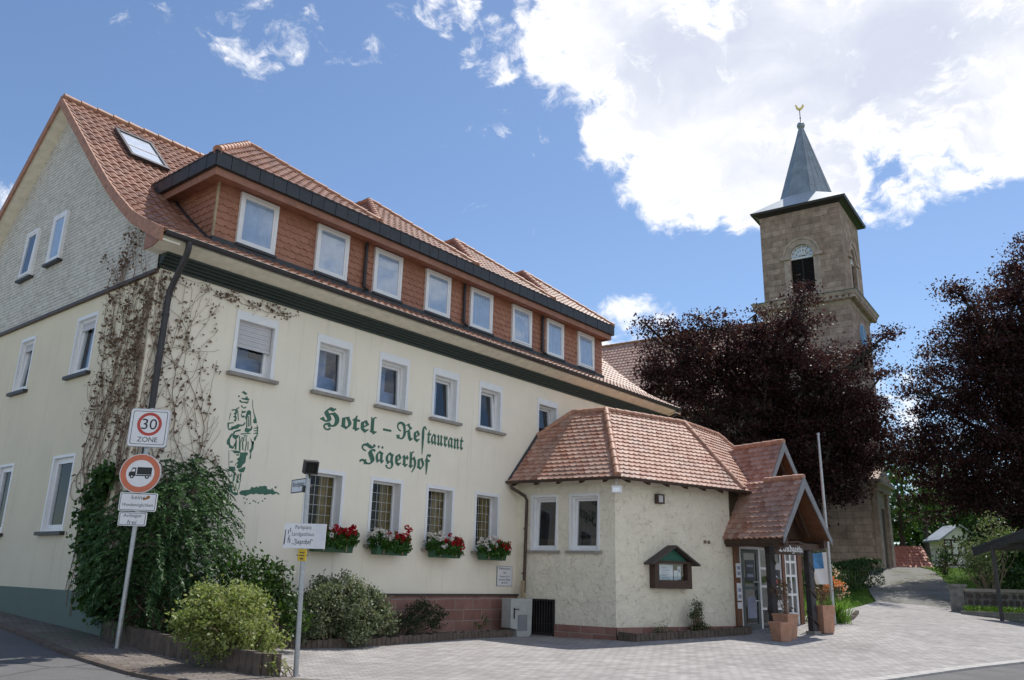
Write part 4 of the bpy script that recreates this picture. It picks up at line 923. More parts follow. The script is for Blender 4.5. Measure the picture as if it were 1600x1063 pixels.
for p, q, r in ((lift(E_B, EZ), lift(T_B, EZ+RISE), .085), (lift(E_C, EZ), lift(T_C, EZ+RISE), .085), (lift(E_D, EZ), lift(T_D, EZ+RISE), .085), (KB, lift(T_A, EZ+RISE), .07),
                (lift(T_A, EZ+RISE), lift(T_B, EZ+RISE), .07), (lift(T_B, EZ+RISE), lift(T_C, EZ+RISE), .07), (lift(T_C, EZ+RISE), lift(T_D, EZ+RISE), .07), (lift(T_D, EZ+RISE), lift(T_E, EZ+RISE), .07)):
    ridge_caps(m, p, q, r, .34, .025)
m.build('hip_tiles', M['annexridge'], ar)
m = MB()
vb = [P0+u*Lf1(0)+np.array([0, 0, -.03]), KB+np.array([0, 0, .02])]
m.tube([vb[0]+np.array([0, -.03, .05]), vb[1]+np.array([0, -.03, .05])], .035, 6); m.build('wall_flashing', M['fascia'], ar)
m = MB()
for p, q, v in ((E_A, E_B, V1), (E_B, E_C, V2), (E_C, E_D, V3)): half_gutter(m, lift(p, EZ-.02)+v*.06, lift(q, EZ-.02)+v*.06, v, .062)
m.build('gutter', M['copper'], ANX)
m = MB()
for o, u_, v_, Ln in ((A0, U1, V1, LB), (B0, U2, V2, 4.05), (C0, U3, V3, 3.6)):
    fr = Fr(o, u_, v_); n = int(Ln/.62)
    for q in range(n+1):
        a = .12+(Ln-.2)*q/n; m.prism(Fr(fr.p(a, 0, 0), v_, u_), [(-.1, 2.50), (.40, 2.27), (.40, 2.36), (-.1, 2.75)], -.045, .045)
m.build('rafter_tails', M['wood'], ANX)
m = MB(); m.quad(*[lift(x, z) for x, z in ((E_A, EZ-.005), (E_B, EZ-.005), (B0, 2.70), (A0, 2.70))]); m.quad(*[lift(x, z) for x, z in ((E_B, EZ-.005), (E_C, EZ-.005), (C0, 2.70), (B0, 2.70))]); m.quad(*[lift(x, z) for x, z in ((E_C, EZ-.005), (E_D, EZ-.005), (D0, 2.70), (C0, 2.70))])
m.build('eaves_boards', M['redwood'], ANX)
m = MB(); m.tube([F1.p(.06, .44, 2.31), F1.p(.07, .42, 2.22), F1.p(.30, .14, 2.03), F1.p(.33, .09, 1.92), F1.p(.28, .07, -.35)], .042, 8)
for z in (1.2, .1): m.tube([F1.p(.31-(1.92-z)*.022, .075, z), F1.p(.31-(1.92-z)*.022, .075, z+.04)], .052, 8)
m.build('downpipe', M['copper'], ANX)
m = MB(); wall(m, Fr(D0, (E0-D0)/np.linalg.norm(E0-D0), V3), 0, np.linalg.norm(E0-D0), -1.7, 2.62, [], .1); m.build('end_wall', M['annex'], ANX)
m = MB(); wall(m, Fr(F2.p(6.76, 0, 0), -V2, U2), 0, 2.6, -1.7, 2.62, [], .1); m.build('side_wall', M['annex'], ANX)
# entrance front: timber frame, glazed door and side lights, in the plane of the second wall
m = MB(); m.box(F2, 4.05, 4.24, -.06, .07, -1.3, 1.35); m.box(F2, 5.46, 5.60, -.06, .07, -1.3, 1.35); m.box(F2, 6.6, 6.76, -.06, .07, -1.3, 1.35); m.box(F2, 4.24, 6.6, -.06, .06, .98, 1.35); m.box(F2, 5.95, 6.06, -.05, .065, -1.3, .98)
ent = m.build('entrance_frame', M['redwood'], ANX)
m = MB(); m.box(F2, 4.0, 6.9, -2.2, -2.15, -1.4, 2.5); m.box(F2, 4.0, 6.9, -2.2, -.2, -1.40, -1.32); m.box(F2, 4.0, 6.9, -.05, .02, 1.36, 2.5); m.build('hall_lining', M['brownroom'], ANX)
m = MB(); ring(m, F2, 4.25, 5.45, -1.22, .97, .075, -.03, .03); m.box(F2, 5.02, 5.09, -.028, .028, -1.15, .9)
for z in (-.62, -.05, .42): m.box(F2, 5.09, 5.38, -.026, .026, z-.03, z+.03)
sd = m.build('door_frame', M['white'], ANX)
m = MB(); m.quad(F2.p(5.09, 0, -1.1), F2.p(5.38, 0, -1.1), F2.p(5.38, 0, .9), F2.p(5.09, 0, .9)); m.build('side_light', M['glass'], sd)
m = MB(); ring(m, F2, 4.33, 5.02, -1.18, .9, .10, -.02, .035, wb=.18); m.box(F2, 4.43, 4.92, -.018, .033, -.14, -.06)
dr_ = m.build('entrance_door', M['doorgreen'], ANX)
m = MB(); m.quad(F2.p(4.43, .01, -1.0), F2.p(4.92, .01, -1.0), F2.p(4.92, .01, .8), F2.p(4.43, .01, .8)); m.build('pane', M['glass'], dr_)
m = MB(); m.box(F2, 4.52, 4.86, .012, .016, -.86, -.32); m.build('paper_notice', M['greypaper'], dr_)
m = MB(); m.box(F2, 4.50, 4.86, .012, .018, .08, .62); m.build('poster', M['poster'], dr_)
m = MB(); m.box(F2, 4.56, 4.80, .018, .021, .18, .26); m.box(F2, 4.56, 4.80, .018, .021, .44, .50); m.build('poster_print', M['greypaper'], dr_)
m = MB(); m.tube([F2.p(4.78, .03, .06), F2.p(4.78, .09, .06), F2.p(4.95, .09, .06), F2.p(4.95, .09, -.42), F2.p(4.80, .09, -.42), F2.p(4.80, .03, -.42)], .018, 8); m.build('door_handle', M['white'], dr_)
m = MB(); ring(m, F2, 6.07, 6.59, -1.22, .97, .07, -.03, .03)
for z in (-.75, -.25, .25, .62): m.box(F2, 6.14, 6.52, -.026, .026, z-.03, z+.03)
m.box(F2, 6.30, 6.36, -.027, .027, -1.15, .9)
ring(m, F2, 5.61, 5.94, -1.22, .97, .05, -.03, .03)
for z in (-.62, -.05, .42): m.box(F2, 5.66, 5.89, -.026, .026, z-.03, z+.03)
gw = m.build('glazed_screen', M['white'], ANX)
m = MB(); m.quad(F2.p(6.1, 0, -1.15), F2.p(6.55, 0, -1.15), F2.p(6.55, 0, .9), F2.p(6.1, 0, .9)); m.quad(F2.p(5.64, 0, -1.15), F2.p(5.92, 0, -1.15), F2.p(5.92, 0, .9), F2.p(5.64, 0, .9)); m.build('pane', M['glass'], gw)
# porch: two stacked gables; the lower one on posts
SL, SR, SM = 3.72, 5.50, 4.61; PV = 1.97; PZE, PZR = 1.15, 2.66
m = MB()
def porch_roof(mb, sl_, sr_, sm, ze_, zr_, v0, v1, **k):
    tri_plane(mb, F2.p(sl_, v0, ze_), F2.p(sl_, v1, ze_), F2.p(sm, v0, zr_), F2.p(sm, v1, zr_), .175, .155, flip=-U2*.7+np.array([0, 0, .7]), **k)
    tri_plane(mb, F2.p(sr_, v1, ze_), F2.p(sr_, v0, ze_), F2.p(sm, v1, zr_), F2.p(sm, v0, zr_), .175, .155, flip=U2*.7+np.array([0, 0, .7]), **k)
porch_roof(m, SL, SR, SM, PZE, PZR, -.35, PV, **tl)
UM, UZR, UV1 = 5.72, 3.86, .55; US = (UZR-2.45)/1.95
porch_roof(m, UM-.76, UM+.76, UM, UZR-1.42, UZR, -1.75, UV1, **tl)
pr = m.build('porch_roof', M['plaintile'], ANX)
for p, q in ((F2.p(SM, .75, PZR), F2.p(SM, PV, PZR)), (F2.p(UM, -1.2, UZR), F2.p(UM, UV1, UZR))): m = MB(); ridge_caps(m, p, q, .075, .34, .01); m.build('ridge_tiles', M['annexridge'], pr)
def verge(mb, sm, zr_, sl_, sr_, ze_, v, w=.17, t=.03):
    for s_ in (sl_, sr_):
        o = math.copysign(.05, s_-sm)
        P = [(sm, zr_+.03), (s_+o, ze_+.0), (s_+o, ze_-w), (sm, zr_-w*1.6)]
        if s_ < sm: P = P[::-1]
        mb.prism(F2, P, v, v+t)
for a in ((SM, PZR, SL, SR, PZE, PV), (UM, UZR, UM-.76, UM+.76, UZR-1.42, UV1)): m = MB(); verge(m, *a); m.build('verge_boards', M['greyboard'], pr)
m = MB()
m.prism(F2, [(SL+.12, PZE), (SR-.12, PZE), (SM, PZR-.2)], PV-.75, PV-.71); m.prism(F2, [(UM-.7, UZR-1.42), (UM+.7, UZR-1.42), (UM, UZR-.2)], UV1-.5, UV1-.46)
for sx in (-.46, .46): m.prism(F2, [(SM+sx*.15-.04, PZR-.45), (SM+sx*.15+.04, PZR-.45), (SM+sx*1.3+.05, PZE+.05), (SM+sx*1.3-.05, PZE+.05)], PV-.5, PV-.4)
for sx in (-.4, .4): m.prism(F2, [(UM+sx*.1-.04, UZR-.4), (UM+sx*.1+.04, UZR-.4), (UM+sx*1.2+.05, UZR-1.4), (UM+sx*1.2-.05, UZR-1.4)], UV1-.3, UV1-.2)
m.build('gable_boarding', M['wood'], ANX)
m = MB()   # undersides of both slopes
for sl_, sr_, sm, ze_, zr_, v0, v1 in ((SL, SR, SM, PZE, PZR, .02, PV-.02), (UM-.76, UM+.76, UM, UZR-1.42, UZR, -.6, UV1-.02)):
    for s_ in (sl_, sr_): m.quad(F2.p(s_, v0, ze_-.05), F2.p(s_, v1, ze_-.05), F2.p(sm, v1, zr_-.06), F2.p(sm, v0, zr_-.06))
m.build('roof_boarding', M['redwood'], pr)
m = MB()
m.box(F2, SL+.06, SL+.20, .02, PV-.05, PZE-.22, PZE-.04); m.box(F2, SR-.2, SR-.06, .02, PV-.05, PZE-.22, PZE-.04); m.box(F2, SL, SR, PV-.32, PV-.18, .86, 1.02); m.box(F2, 4.05, 5.6, .07, .16, 1.0, 1.16)
m.box(F2, SL+.02, SL+.06, .02, PV-.02, PZE-.16, PZE-.01)
m.build('porch_beams', M['wood'], ANX)
def post(s_, v_, zt_, name='porch_post'):
    p = F2.p(s_, v_, 0); g = gz1(p[0], p[1])+.05; mm = MB(); f = Fr((p[0], p[1], 0), U2, V2)
    mm.prism(Fr(f.o, U2, f.w, V2), [(-.095, -.07), (-.07, -.095), (.07, -.095), (.095, -.07), (.095, .07), (.07, .095), (-.07, .095), (-.095, .07)], g+.02, zt_)
    o = mm.build(name, M['gutter'], ANX)
    q = MB(); q.prism(Fr(f.o, U2, f.w, V2), [(-.13, -.13), (.13, -.13), (.13, .13), (-.13, .13)], g-.05, g+.06); q.build('post_foot', M['sill'], o)
    q = MB()
    # climbing stem wound round the post
    n = 46; q.tube([f.p(.125*math.cos(i*.36), .125*math.sin(i*.36), g+.1+(zt_-g-.3)*i/n) for i in range(n+1)], [.022-.012*i/n for i in range(n+1)], 6); q.build('climbing_stem', M['wood'], o)
    return o
post(5.06, 1.60, .9)
post(4.42, .92, 1.1)
# curved name board under the porch gable
m = MB(); mt = MB(); n = 14
BS0, BS1 = 3.74, 4.80; 
def bend(a): t = (a-BS0)/(BS1-BS0); return PV-.12-.30*(2*t-1)**2*.6
P = []
for i in range(n+1):
    a = BS0+(BS1-BS0)*i/n; P += [F2.p(a, bend(a), .72+.0), F2.p(a, bend(a), .98), F2.p(a, bend(a)-.04, .72), F2.p(a, bend(a)-.04, .98)]
m.add(P, [q for i in range(n) for q in ((4*i, 4*i+4, 4*i+5, 4*i+1), (4*i+2, 4*i+6, 4*i+7, 4*i+3), (4*i, 4*i+4, 4*i+6, 4*i+2), (4*i+1, 4*i+5, 4*i+7, 4*i+3))]+[(0, 1, 3, 2), (4*n, 4*n+1, 4*n+3, 4*n+2)])
nb = m.build('name_board', M['wood'], ANX)
V, Fc = textgeo(fraktur('Landgasthaus')); lo, hi = V.min(0), V.max(0)
V = (V-lo)/(hi-lo); mt.add([F2.p(BS0+.06+x*(BS1-BS0-.14), bend(BS0+.06+x*(BS1-BS0-.14))+.006, .745+y*.215) for x, y in V], Fc)
mt.build('lettering', M['signwhite'], nb)
m = MB(); m.tube([F2.p(BS0, PV-.25, 1.0), F2.p((BS0+BS1)/2, PV-.06, 1.04), F2.p(BS1, PV-.25, 1.0)], .03, 6); m.build('board_rail', M['wood'], nb)

# ---------------------------------------------------------------- things fixed to or standing by the annex
t = thing('menu_case', F2.p(1.7, 0, -.16), 'dark brown menu display case with a small green gable roof on the annex wall', 'display case')
m = MB(); ring(m, F2, 1.08, 2.32, -.155, .50, .14, .0, .20, wt=.06, wb=.20); m.box(F2, 1.2, 2.2, .005, .03, -.1, .45); m.build('case', M['wood'], t)
m = MB(); m.prism(F2, [(1.16, .48), (2.24, .48), (1.70, .82)], .02, .16); m.build('gable_panel', M['menugreen'], t)
m = MB()
for s_ in (-1, 1):
    P = [(1.70, .88), (1.70+s_*.80, .44), (1.70+s_*.80, .395), (1.70, .835)]; m.prism(F2, P if s_ > 0 else P[::-1], -.0, .33)
m.build('little_roof', M['capstone'], t)
m = MB(); m.box(F2, 1.27, 1.83, .035, .04, -.03, .41); m.box(F2, 1.86, 1.98, .035, .04, -.03, .28); m.box(F2, 1.99, 2.10, .035, .04, .06, .38); m.build('menu_sheets', M['paper'], t)
m = MB()
for q in range(9): z = .34-.04*q; m.box(F2, 1.44, 1.44+.2+.13*((q*7) % 5)/5, .041, .043, z, z+.012)
for z in (.3, .1, .02): m.box(F2, 1.29, 1.38, .041, .043, z, z+.05)
m.box(F2, 2.01, 2.08, .041, .043, .24, .32); m.build('menu_print', M['greypaper'], t)
m = MB(); m.quad(F2.p(1.22, .12, .045), F2.p(2.18, .12, .045), F2.p(2.18, .12, .44), F2.p(1.22, .12, .44)); m.build('pane', M['glass'], t)
t = thing('wall_lamp', F2.p(1.40, 0, 1.92), 'square dark wall lamp high on the annex wall above the menu case', 'lamp')
m = MB(); ring(m, F2, 1.30, 1.53, 1.88, 2.12, .035, .0, .13); m.box(F2, 1.30, 1.53, .0, .02, 1.9, 2.1); m.build('housing', M['copper'], t)
m = MB(); m.box(F2, 1.335, 1.495, .02, .11, 1.915, 2.085); m.build('diffuser', M['shutter'], t)
fl_ = off_corner(B0, V1, V2, .25)
t = thing('corner_floodlight', (fl_[0], fl_[1], 2.12), 'small white floodlight hanging at the corner of the annex eaves', 'floodlight')
fq = Fr((fl_[0], fl_[1], 0), (V1+V2)[[1, 0, 2]]*np.array([-1, 1, 1])/np.linalg.norm(V1+V2), (V1+V2)/np.linalg.norm(V1+V2))
m = MB(); ring(m, fq, -.12, .12, 2.02, 2.18, .03, -.02, .10); m.box(fq, -.12, .12, -.03, -.01, 2.02, 2.18); m.build('housing', M['signwhite'], t)
m = MB(); m.box(fq, -.09, .09, .05, .06, 2.05, 2.15); m.build('lens', M['sky_reflect_glass'], t)
m = MB(); m.tube([fq.p(0, 0, 2.17), fq.p(0, -.02, 2.34)], .018, 8); m.build('bracket', M['signwhite'], t)
m = MB()
for a in (3.02, 3.16): m.box(F2, a-.035, a+.035, 0, .03, .98, 1.06); m.tube([F2.p(a, .03, 1.0), F2.p(a, .06, .99), F2.p(a, .06, 1.03)], .012, 6)
m.build('wall_hooks', M['stem'], loc=F2.p(3.1, 0, .98), label='pair of small brown hooks on the plain annex wall near the porch', cat='hook')
# notice on the hotel wall
t = thing('notice_board', (9.9, -.01, -.12), 'small white parking notice with lines of print beside the downpipe on the hotel wall', 'sign')
m = MB(); m.box(F, 9.55, 10.14, .0, .015, -.20, .28); m.build('plate', M['signwhite'], t)
m = MB(); ring(m, F, 9.55, 10.14, -.20, .28, .012, .0, .018); m.build('rim', M['signback'], t)
m = MB()
for q, (s_, wd) in enumerate((('Privatparkplatz', .44), ('nur', .12), ('Restaurant und', .36), ('unsere Gäste', .44), ('gestattet', .24))): put_text(m, F, s_, 9.845, .18-.083*q, width=wd, b=.018)
m.build('print', M['ink'], t)
# grey meter cabinet and batten by the cellar opening
gx, gy = F1.p(.28, .5, 0)[:2]; g0 = gz1(gx, gy)
fc = Fr((9.28, -.62, 0), (math.cos(rad(-8)), math.sin(rad(-8)), 0), (math.sin(rad(-8)), -math.cos(rad(-8)), 0))
t = thing('meter_cabinet', (9.95, -.6, -1.35), 'grey sheet metal cabinet with a dark flap standing between plinth and cellar opening', 'cabinet')
m = MB(); m.prism(fc, [(0, -1.13), (.20, -1.17), (.21, -1.33), (.62, -1.33), (.68, -1.27), (.70, -.47), (0, -.47)], -.22, .10); m.build('box', M['greybox'], t)
m = MB(); m.box(fc, .23, .53, .10, .112, -1.20, -.84); m.build('flap', M['greypanel'], t)
m = MB(); m.tube([fc.p(.1, .12, -.92), fc.p(.1, .12, -.68)], .014, 6); m.tube([fc.p(.1, .12, -.71), fc.p(.25, .12, -.71)], .011, 6); m.build('latch', M['black'], t)
bp = F1.p(.30, .16, 0)
m = MB(); m.box(Fr((bp[0], bp[1], 0), U1, V1), -.035, .035, -.04, .04, -1.40, -.06); m.build('wooden_batten', M['paleWood'], loc=(bp[0], bp[1], -1.38), label='pale upright wooden batten leaning beside the grey cabinet', cat='post')
# flower troughs hanging under the leaded windows
rng = np.random.default_rng(11)
FL = ['half hidden behind the parking sign', 'under the second leaded window', 'under the third leaded window', 'rightmost, next to the annex']
for i, (x0, x1) in enumerate([(3.72, 4.66), (5.30, 6.18), (6.99, 7.86), (8.66, 9.50)]):
    t = thing('flower_trough', ((x0+x1)/2, -.24, .40), 'green trough of red and white geraniums, '+FL[i], 'flower box', 'flower troughs under the restaurant windows')
    m = MB(); m.prism(Fr((x0, 0, 0), (0, -1, 0), (1, 0, 0)), [(.16, .40), (.32, .40), (.36, .57), (.12, .57)], 0, x1-x0); m.box(F, x0-.01, x1+.01, .11, .37, .565, .585); m.build('trough', M['boxgreen'], t)
    m = MB()
    for q in (.2, .8): m.box(F, x0+(x1-x0)*q-.01, x0+(x1-x0)*q+.01, .0, .375, .45, .46); m.box(F, x0+(x1-x0)*q-.01, x0+(x1-x0)*q+.01, .345, .36, .42, .60)
    m.build('hanger', M['paleWood'], t)
    P, K = clumps([((x, -.25, .68), (.18, .15, .14)) for x in np.linspace(x0+.05, x1-.05, 6)], rng, 34, .08, .8, .3, 9)
    P2, K = clumps([((x, -.37, .58), (.14, .06, .10)) for x in np.linspace(x0+.1, x1-.1, 5)], rng, 22, .07, .9, .2, 6); P = np.concatenate([P, P2])
    leaves_mesh('leaves', P, .060, M['geranium'], rng, t, aspect=.95, normal_up=.2)
    def heads(xs, mat, name, n):
        Q = []
        for x in xs:
            for _ in range(n):
                c = np.array([x+rng.normal(0, .06), -.31+rng.normal(0, .06), .76+rng.normal(0, .085)]); g = rng.normal(size=(34, 3)); g /= np.linalg.norm(g, axis=1)[:, None]; Q.append(c+g*.045)
        leaves_mesh(name, np.concatenate(Q), .042, M[mat], rng, t, aspect=1.0)
    heads(np.linspace(x0+(x1-x0)*.42, x1+.02, 4), 'redflower', 'red_blooms', [8, 6, 7, 5][i])
    heads(np.linspace(x0-.02, x0+(x1-x0)*.46, 4), 'whiteflower', 'white_blooms', [4, 6, 5, 6][i])

# ---------------------------------------------------------------- signposts
SP = np.array([-.325, -1.20, 0.]); fs = Fr(SP, (math.cos(rad(-42)), math.sin(rad(-42)), 0), (-math.cos(rad(48)), -math.sin(rad(48)), 0))
sg = gz1(SP[0], SP[1])
t = thing('traffic_signpost', (SP[0], SP[1], sg+.1), 'galvanised signpost with a 30 zone sign, a faded no-lorries sign and two small plates', 'traffic sign')
m = MB(); m.tube([(SP[0], SP[1], sg), (SP[0]+.0, SP[1], 2.42)], .035, 12); m.build('post', M['steel'], t)
def rounded(x0, x1, z0, z1, r, n=5):
    P = []
    for cx_, cz_, a in ((x1-r, z1-r, 0), (x0+r, z1-r, 90), (x0+r, z0+r, 180), (x1-r, z0+r, 270)):
        for k in range(n+1): q = rad(a+90*k/n); P.append((cx_+r*math.cos(q), cz_+r*math.sin(q)))
    return P
def disc(mb, fr, cx_, cz_, r, b0, b1, n=40): mb.prism(fr, [(cx_+r*math.cos(2*math.pi*k/n), cz_+r*math.sin(2*math.pi*k/n)) for k in range(n)], b0, b1)
def annulus(mb, fr, cx_, cz_, r0, r1, b, n=48):
    V = [fr.p(cx_+r*math.cos(2*math.pi*k/n), b, cz_+r*math.sin(2*math.pi*k/n)) for r in (r0, r1) for k in range(n)]; mb.add(V, [(k, (k+1) % n, n+(k+1) % n, n+k) for k in range(n)])
m = MB(); m.prism(fs, rounded(-.285, .305, 1.80, 2.40, .05), .04, .075); z_ = m.build('zone_sign', M['signback'], t)
m = MB(); m.prism(fs, rounded(-.275, .295, 1.81, 2.39, .045), .075, .078); m.build('sign_face', M['signwhite'], z_)
m = MB()
pts_o = rounded(-.245, .265, 1.84, 2.36, .03); pts_i = rounded(-.237, .257, 1.848, 2.352, .026); n = len(pts_o)
m.add([fs.p(a, .0795, c) for a, c in pts_o]+[fs.p(a, .0795, c) for a, c in pts_i], [(k, (k+1) % n, n+(k+1) % n, n+k) for k in range(n)])
put_text(m, fs, '30', .01, 2.075, height=.165, width=.225, b=.0795); put_text(m, fs, 'ZONE', .01, 1.88, height=.075, width=.30, b=.0795); m.build('black_print', M['black'], z_)
m = MB(); annulus(m, fs, .01, 2.157, .137, .182, .0795); m.build('red_ring', M['signred'], z_)
cz = 1.395
m = MB(); disc(m, fs, -.02, cz, .300, .04, .07); z_ = m.build('no_lorries_sign', M['signback'], t, label='round no-lorries sign with a faded orange rim')
m = MB(); disc(m, fs, -.02, cz, .297, .07, .072, 48); m.build('sign_face', M['signwhite'], z_)
m = MB(); annulus(m, fs, -.02, cz, .205, .288, .0735); m.build('orange_ring', M['signorange'], z_)
m = MB(); b_ = .0735
def pg(mb, pts): mb.add([fs.p(a-.02, b_, c+cz) for a, c in pts], [tuple(range(len(pts)))])
pg(m, [(-.05, -.015), (.165, -.015), (.165, .095), (-.05, .095)]); pg(m, [(-.06, -.04), (.165, -.04), (.165, -.022), (-.06, -.022)])
pg(m, [(-.165, -.045), (-.065, -.045), (-.065, .085), (-.12, .085), (-.145, .02), (-.165, .01)]); disc(m, fs, -.135, cz-.05, .030, b_-.001, b_+.001, 20); disc(m, fs, .085, cz-.05, .030, b_-.001, b_+.001, 20); m.build('lorry_symbol', M['black'], z_)
m = MB(); b_ = .0750; pg(m, [(-.135, .025), (-.08, .025), (-.08, .065), (-.115, .065)]); disc(m, fs, -.135, cz-.05, .012, b_, b_+.001, 12); disc(m, fs, .085, cz-.05, .012, b_, b_+.001, 12); m.build('lorry_window', M['signwhite'], z_)
for x0, x1, z0, z1, lines in ((-.265, .275, .83, 1.105, (('keine', .20, 1.005), ('Wendemöglichkeit', .45, .885))), (-.24, .16, .61, .815, (('Anlieger', .27, .725), ('frei', .13, .635)))):
    m = MB(); m.prism(fs, rounded(x0, x1, z0, z1, .02), .04, .06); z_ = m.build('supplementary_plate', M['signwhite'], t)
    m = MB(); pts_o = rounded(x0+.012, x1-.012, z0+.012, z1-.012, .015); pts_i = rounded(x0+.020, x1-.020, z0+.020, z1-.020, .012); n = len(pts_o)
    m.add([fs.p(a, .0612, c) for a, c in pts_o]+[fs.p(a, .0612, c) for a, c in pts_i], [(k, (k+1) % n, n+(k+1) % n, n+k) for k in range(n)])
    for s_, wd, zz in lines: put_text(m, fs, s_, (x0+x1)/2+.0, zz, height=.062, width=wd, b=.0612)
    m.build('black_print', M['ink'], z_)
    if z0 > .8: m = MB(); m.add([fs.p(a, .0618, c) for a, c in ((.06, 1.02), (.11, 1.03), (.13, 1.065), (.17, 1.06), (.165, 1.025), (.12, 1.005), (.08, .995))], [tuple(range(7))]); m.build('rust_patch', M['rust'], z_)
# second pole with floodlight, street name, parking sign and yellow plate
PP = np.array([.62, -4.2, 0.]); pgd = gz1(PP[0], PP[1])
def pd(px, py): # depth-true point on the pole's vertical plane facing the camera
    n_ = (PP-CAM); n_[2] = 0; n_ /= np.linalg.norm(n_); r = ray(px, py); return CAM+r*((PP-CAM)@n_)/(r@n_)
top = pd(482, 742)
t = thing('parking_signpost', (PP[0], PP[1], pgd+.05), 'slim grey pole carrying a floodlight, a street name plate and a white parking sign', 'signpost')
m = MB(); m.tube([(PP[0], PP[1], pgd), (top[0], top[1], top[2])], .034, 12); m.build('pole', M['steel'], t)
def pole_x(z): k = (z-pgd)/(top[2]-pgd); return PP[0]+(top[0]-PP[0])*k, PP[1]+(top[1]-PP[1])*k
vd = (PP-CAM); vd[2] = 0; vd /= np.linalg.norm(vd)
def frp(z, yaw):
    """frame on the pole facing the viewer, turned by yaw degrees"""
    n_ = -vd; a = rad(yaw); n_ = np.array([n_[0]*math.cos(a)-n_[1]*math.sin(a), n_[0]*math.sin(a)+n_[1]*math.cos(a), 0]); u_ = np.array([-n_[1], n_[0], 0]); x, y = pole_x(z)
    return Fr((x, y, z), u_, n_)
zz = top[2]
f = frp(zz, 12); f = Fr(f.o, f.u, f.n*math.cos(rad(15))-f.w*math.sin(rad(15)), f.w*math.cos(rad(15))+f.n*math.sin(rad(15)))
m = MB(); ring(m, f, -.085, .105, .02, .20, .02, -.02, .10); m.box(f, -.085, .105, -.06, -.02, .02, .20); m.box(f, -.06, .08, -.09, -.06, .05, .17); fl2 = m.build('floodlight', M['gutter'], t)
m = MB(); m.box(f, -.065, .085, .06, .065, .04, .18); m.build('lens', M['dark'], fl2)
m = MB(); m.tube([f.p(.01, -.0, -.14), f.p(.01, .03, -.05), f.p(.01, .03, .03)], .018, 6); m.tube([f.p(-.05, .03, -.16), f.p(.07, .03, -.16)], .014, 6); m.box(f, -.05, .06, -.05, .06, -.24, -.16); m.build('bracket', M['gutter'], fl2)
sz = pd(470, 757)[2]
f = frp(sz, -62)
m = MB(); m.box(f, -.46, -.03, .0, .012, -.095, .095); z_ = m.build('street_name_plate', M['signwhite'], t)
m = MB(); ring(m, f, -.46, -.03, -.095, .095, .012, -.002, .016); m.build('plate_rim', M['ink'], z_)
m = MB(); put_text(m, f, 'Kirchplatz', -.245, -.035, height=.09, width=.34, b=.0165); m.build('street_name', M['ink'], z_)
f = frp(pd(478, 838)[2], -14); h2 = .165
m = MB(); m.box(f, -.27, .30, .04, .055, -h2, h2); z_ = m.build('parking_sign', M['signwhite'], t)
m = MB()
for s_, zc, wd, hh in (('Parkplatz', .075, .22, .065), ('Landgasthaus', -.015, .30, .065)): put_text(m, f, s_, -.01, zc, height=hh, width=wd, b=.0565)
V, Fc = textgeo(fraktur('„Jägerhof"').replace('ä', chr(0x1D586))); lo, hi = V.min(0), V.max(0); V = (V-lo)/(hi-lo); m.add([f.p(-.15+x*.28, .0565, -.125+y*.085) for x, y in V], Fc)
m.add([f.p(a, .0565, c) for a, c in ((-.265, -.13), (-.255, .08), (-.245, .08), (-.245, -.10))], [(0, 1, 2, 3)])
for a, c in ((-.215, .02), (-.20, -.05), (-.19, .05), (-.185, -.1), (-.21, -.09)): m.box(f, a, a+.010, .056, .0568, c, c+.055)
m.build('sign_print', M['ink'], z_)
m = MB(); m.box(f, .155, .295, .055, .0575, -.15, .16); m.build('white_tape', M['paper'], z_)
f = frp(pd(476, 868)[2], -20)
m = MB(); m.box(f, -.055, .055, .03, .055, -.075, .08); z_ = m.build('yellow_plate', M['yellowsign'], t)
m = MB()
for c in (.03, -.01): m.box(f, -.035, .03, .0555, .057, c, c+.012)
m.box(f, -.02, .02, .0555, .057, -.055, -.035); m.tube([f.p(-.09, .0, -.0), f.p(.06, .0, 0)], .012, 6); m.build('plate_print', M['ink'], z_)
# ---------------------------------------------------------------- the church
TF, TR_ = rad(95), rad(5); ua = np.array([math.cos(TF), math.sin(TF), 0]); ub = np.array([math.cos(TR_), math.sin(TR_), 0])
PC = np.array([45.81, 1.78, 0.]); TW = 5.35
CH = thing('church', (PC[0], PC[1], 1.1), 'brown sandstone church with square belfry tower, grey zinc spire and gilt weathercock', 'church')
CT = PC+(ua+ub)*TW/2
def sides(h):   # four wall frames of a square of half width h round the tower axis
    r = []
    for n_, u_ in ((-ub, ua), (-ua, ub), (ub, -ua), (ua, -ub)): r.append(Fr(CT+n_*h-u_*h, u_, n_))
    return r
H1, H2 = TW/2, TW/2+.16
m = MB(); wa0, wa1 = 1.93, 3.42; spring = 21.45; wb = 18.75
def arch_pts(c, r, z, n=12, a0=0, a1=180): return [(c+r*math.cos(rad(a0+(a1-a0)*k/n)), z+r*math.sin(rad(a0+(a1-a0)*k/n))) for k in range(n+1)]
for k, fr in enumerate(sides(H1)):
    c = TW/2 if k % 2 == 1 else TW-2.68; r = .76
    wall(m, fr, 0, TW, 18.2, 24.75, [(c-r, c+r, wb, spring+r)], .3)
    A = arch_pts(c, r, spring)
    for (x0, z0), (x1, z1) in zip(A[:-1], A[1:]): m.quad(fr.p(x0, 0, z0), fr.p(x1, 0, z1), fr.p(x1, 0, spring+r), fr.p(x0, 0, spring+r)); m.quad(fr.p(x0, 0, z0), fr.p(x1, 0, z1), fr.p(x1, -.45, z1), fr.p(x0, -.45, z0))
    for x in (c-r, c+r): m.quad(fr.p(x, 0, wb), fr.p(x, -.45, wb), fr.p(x, -.45, spring), fr.p(x, 0, spring))
m.build('belfry_wall', M['ashlar'], CH)
m = MB()
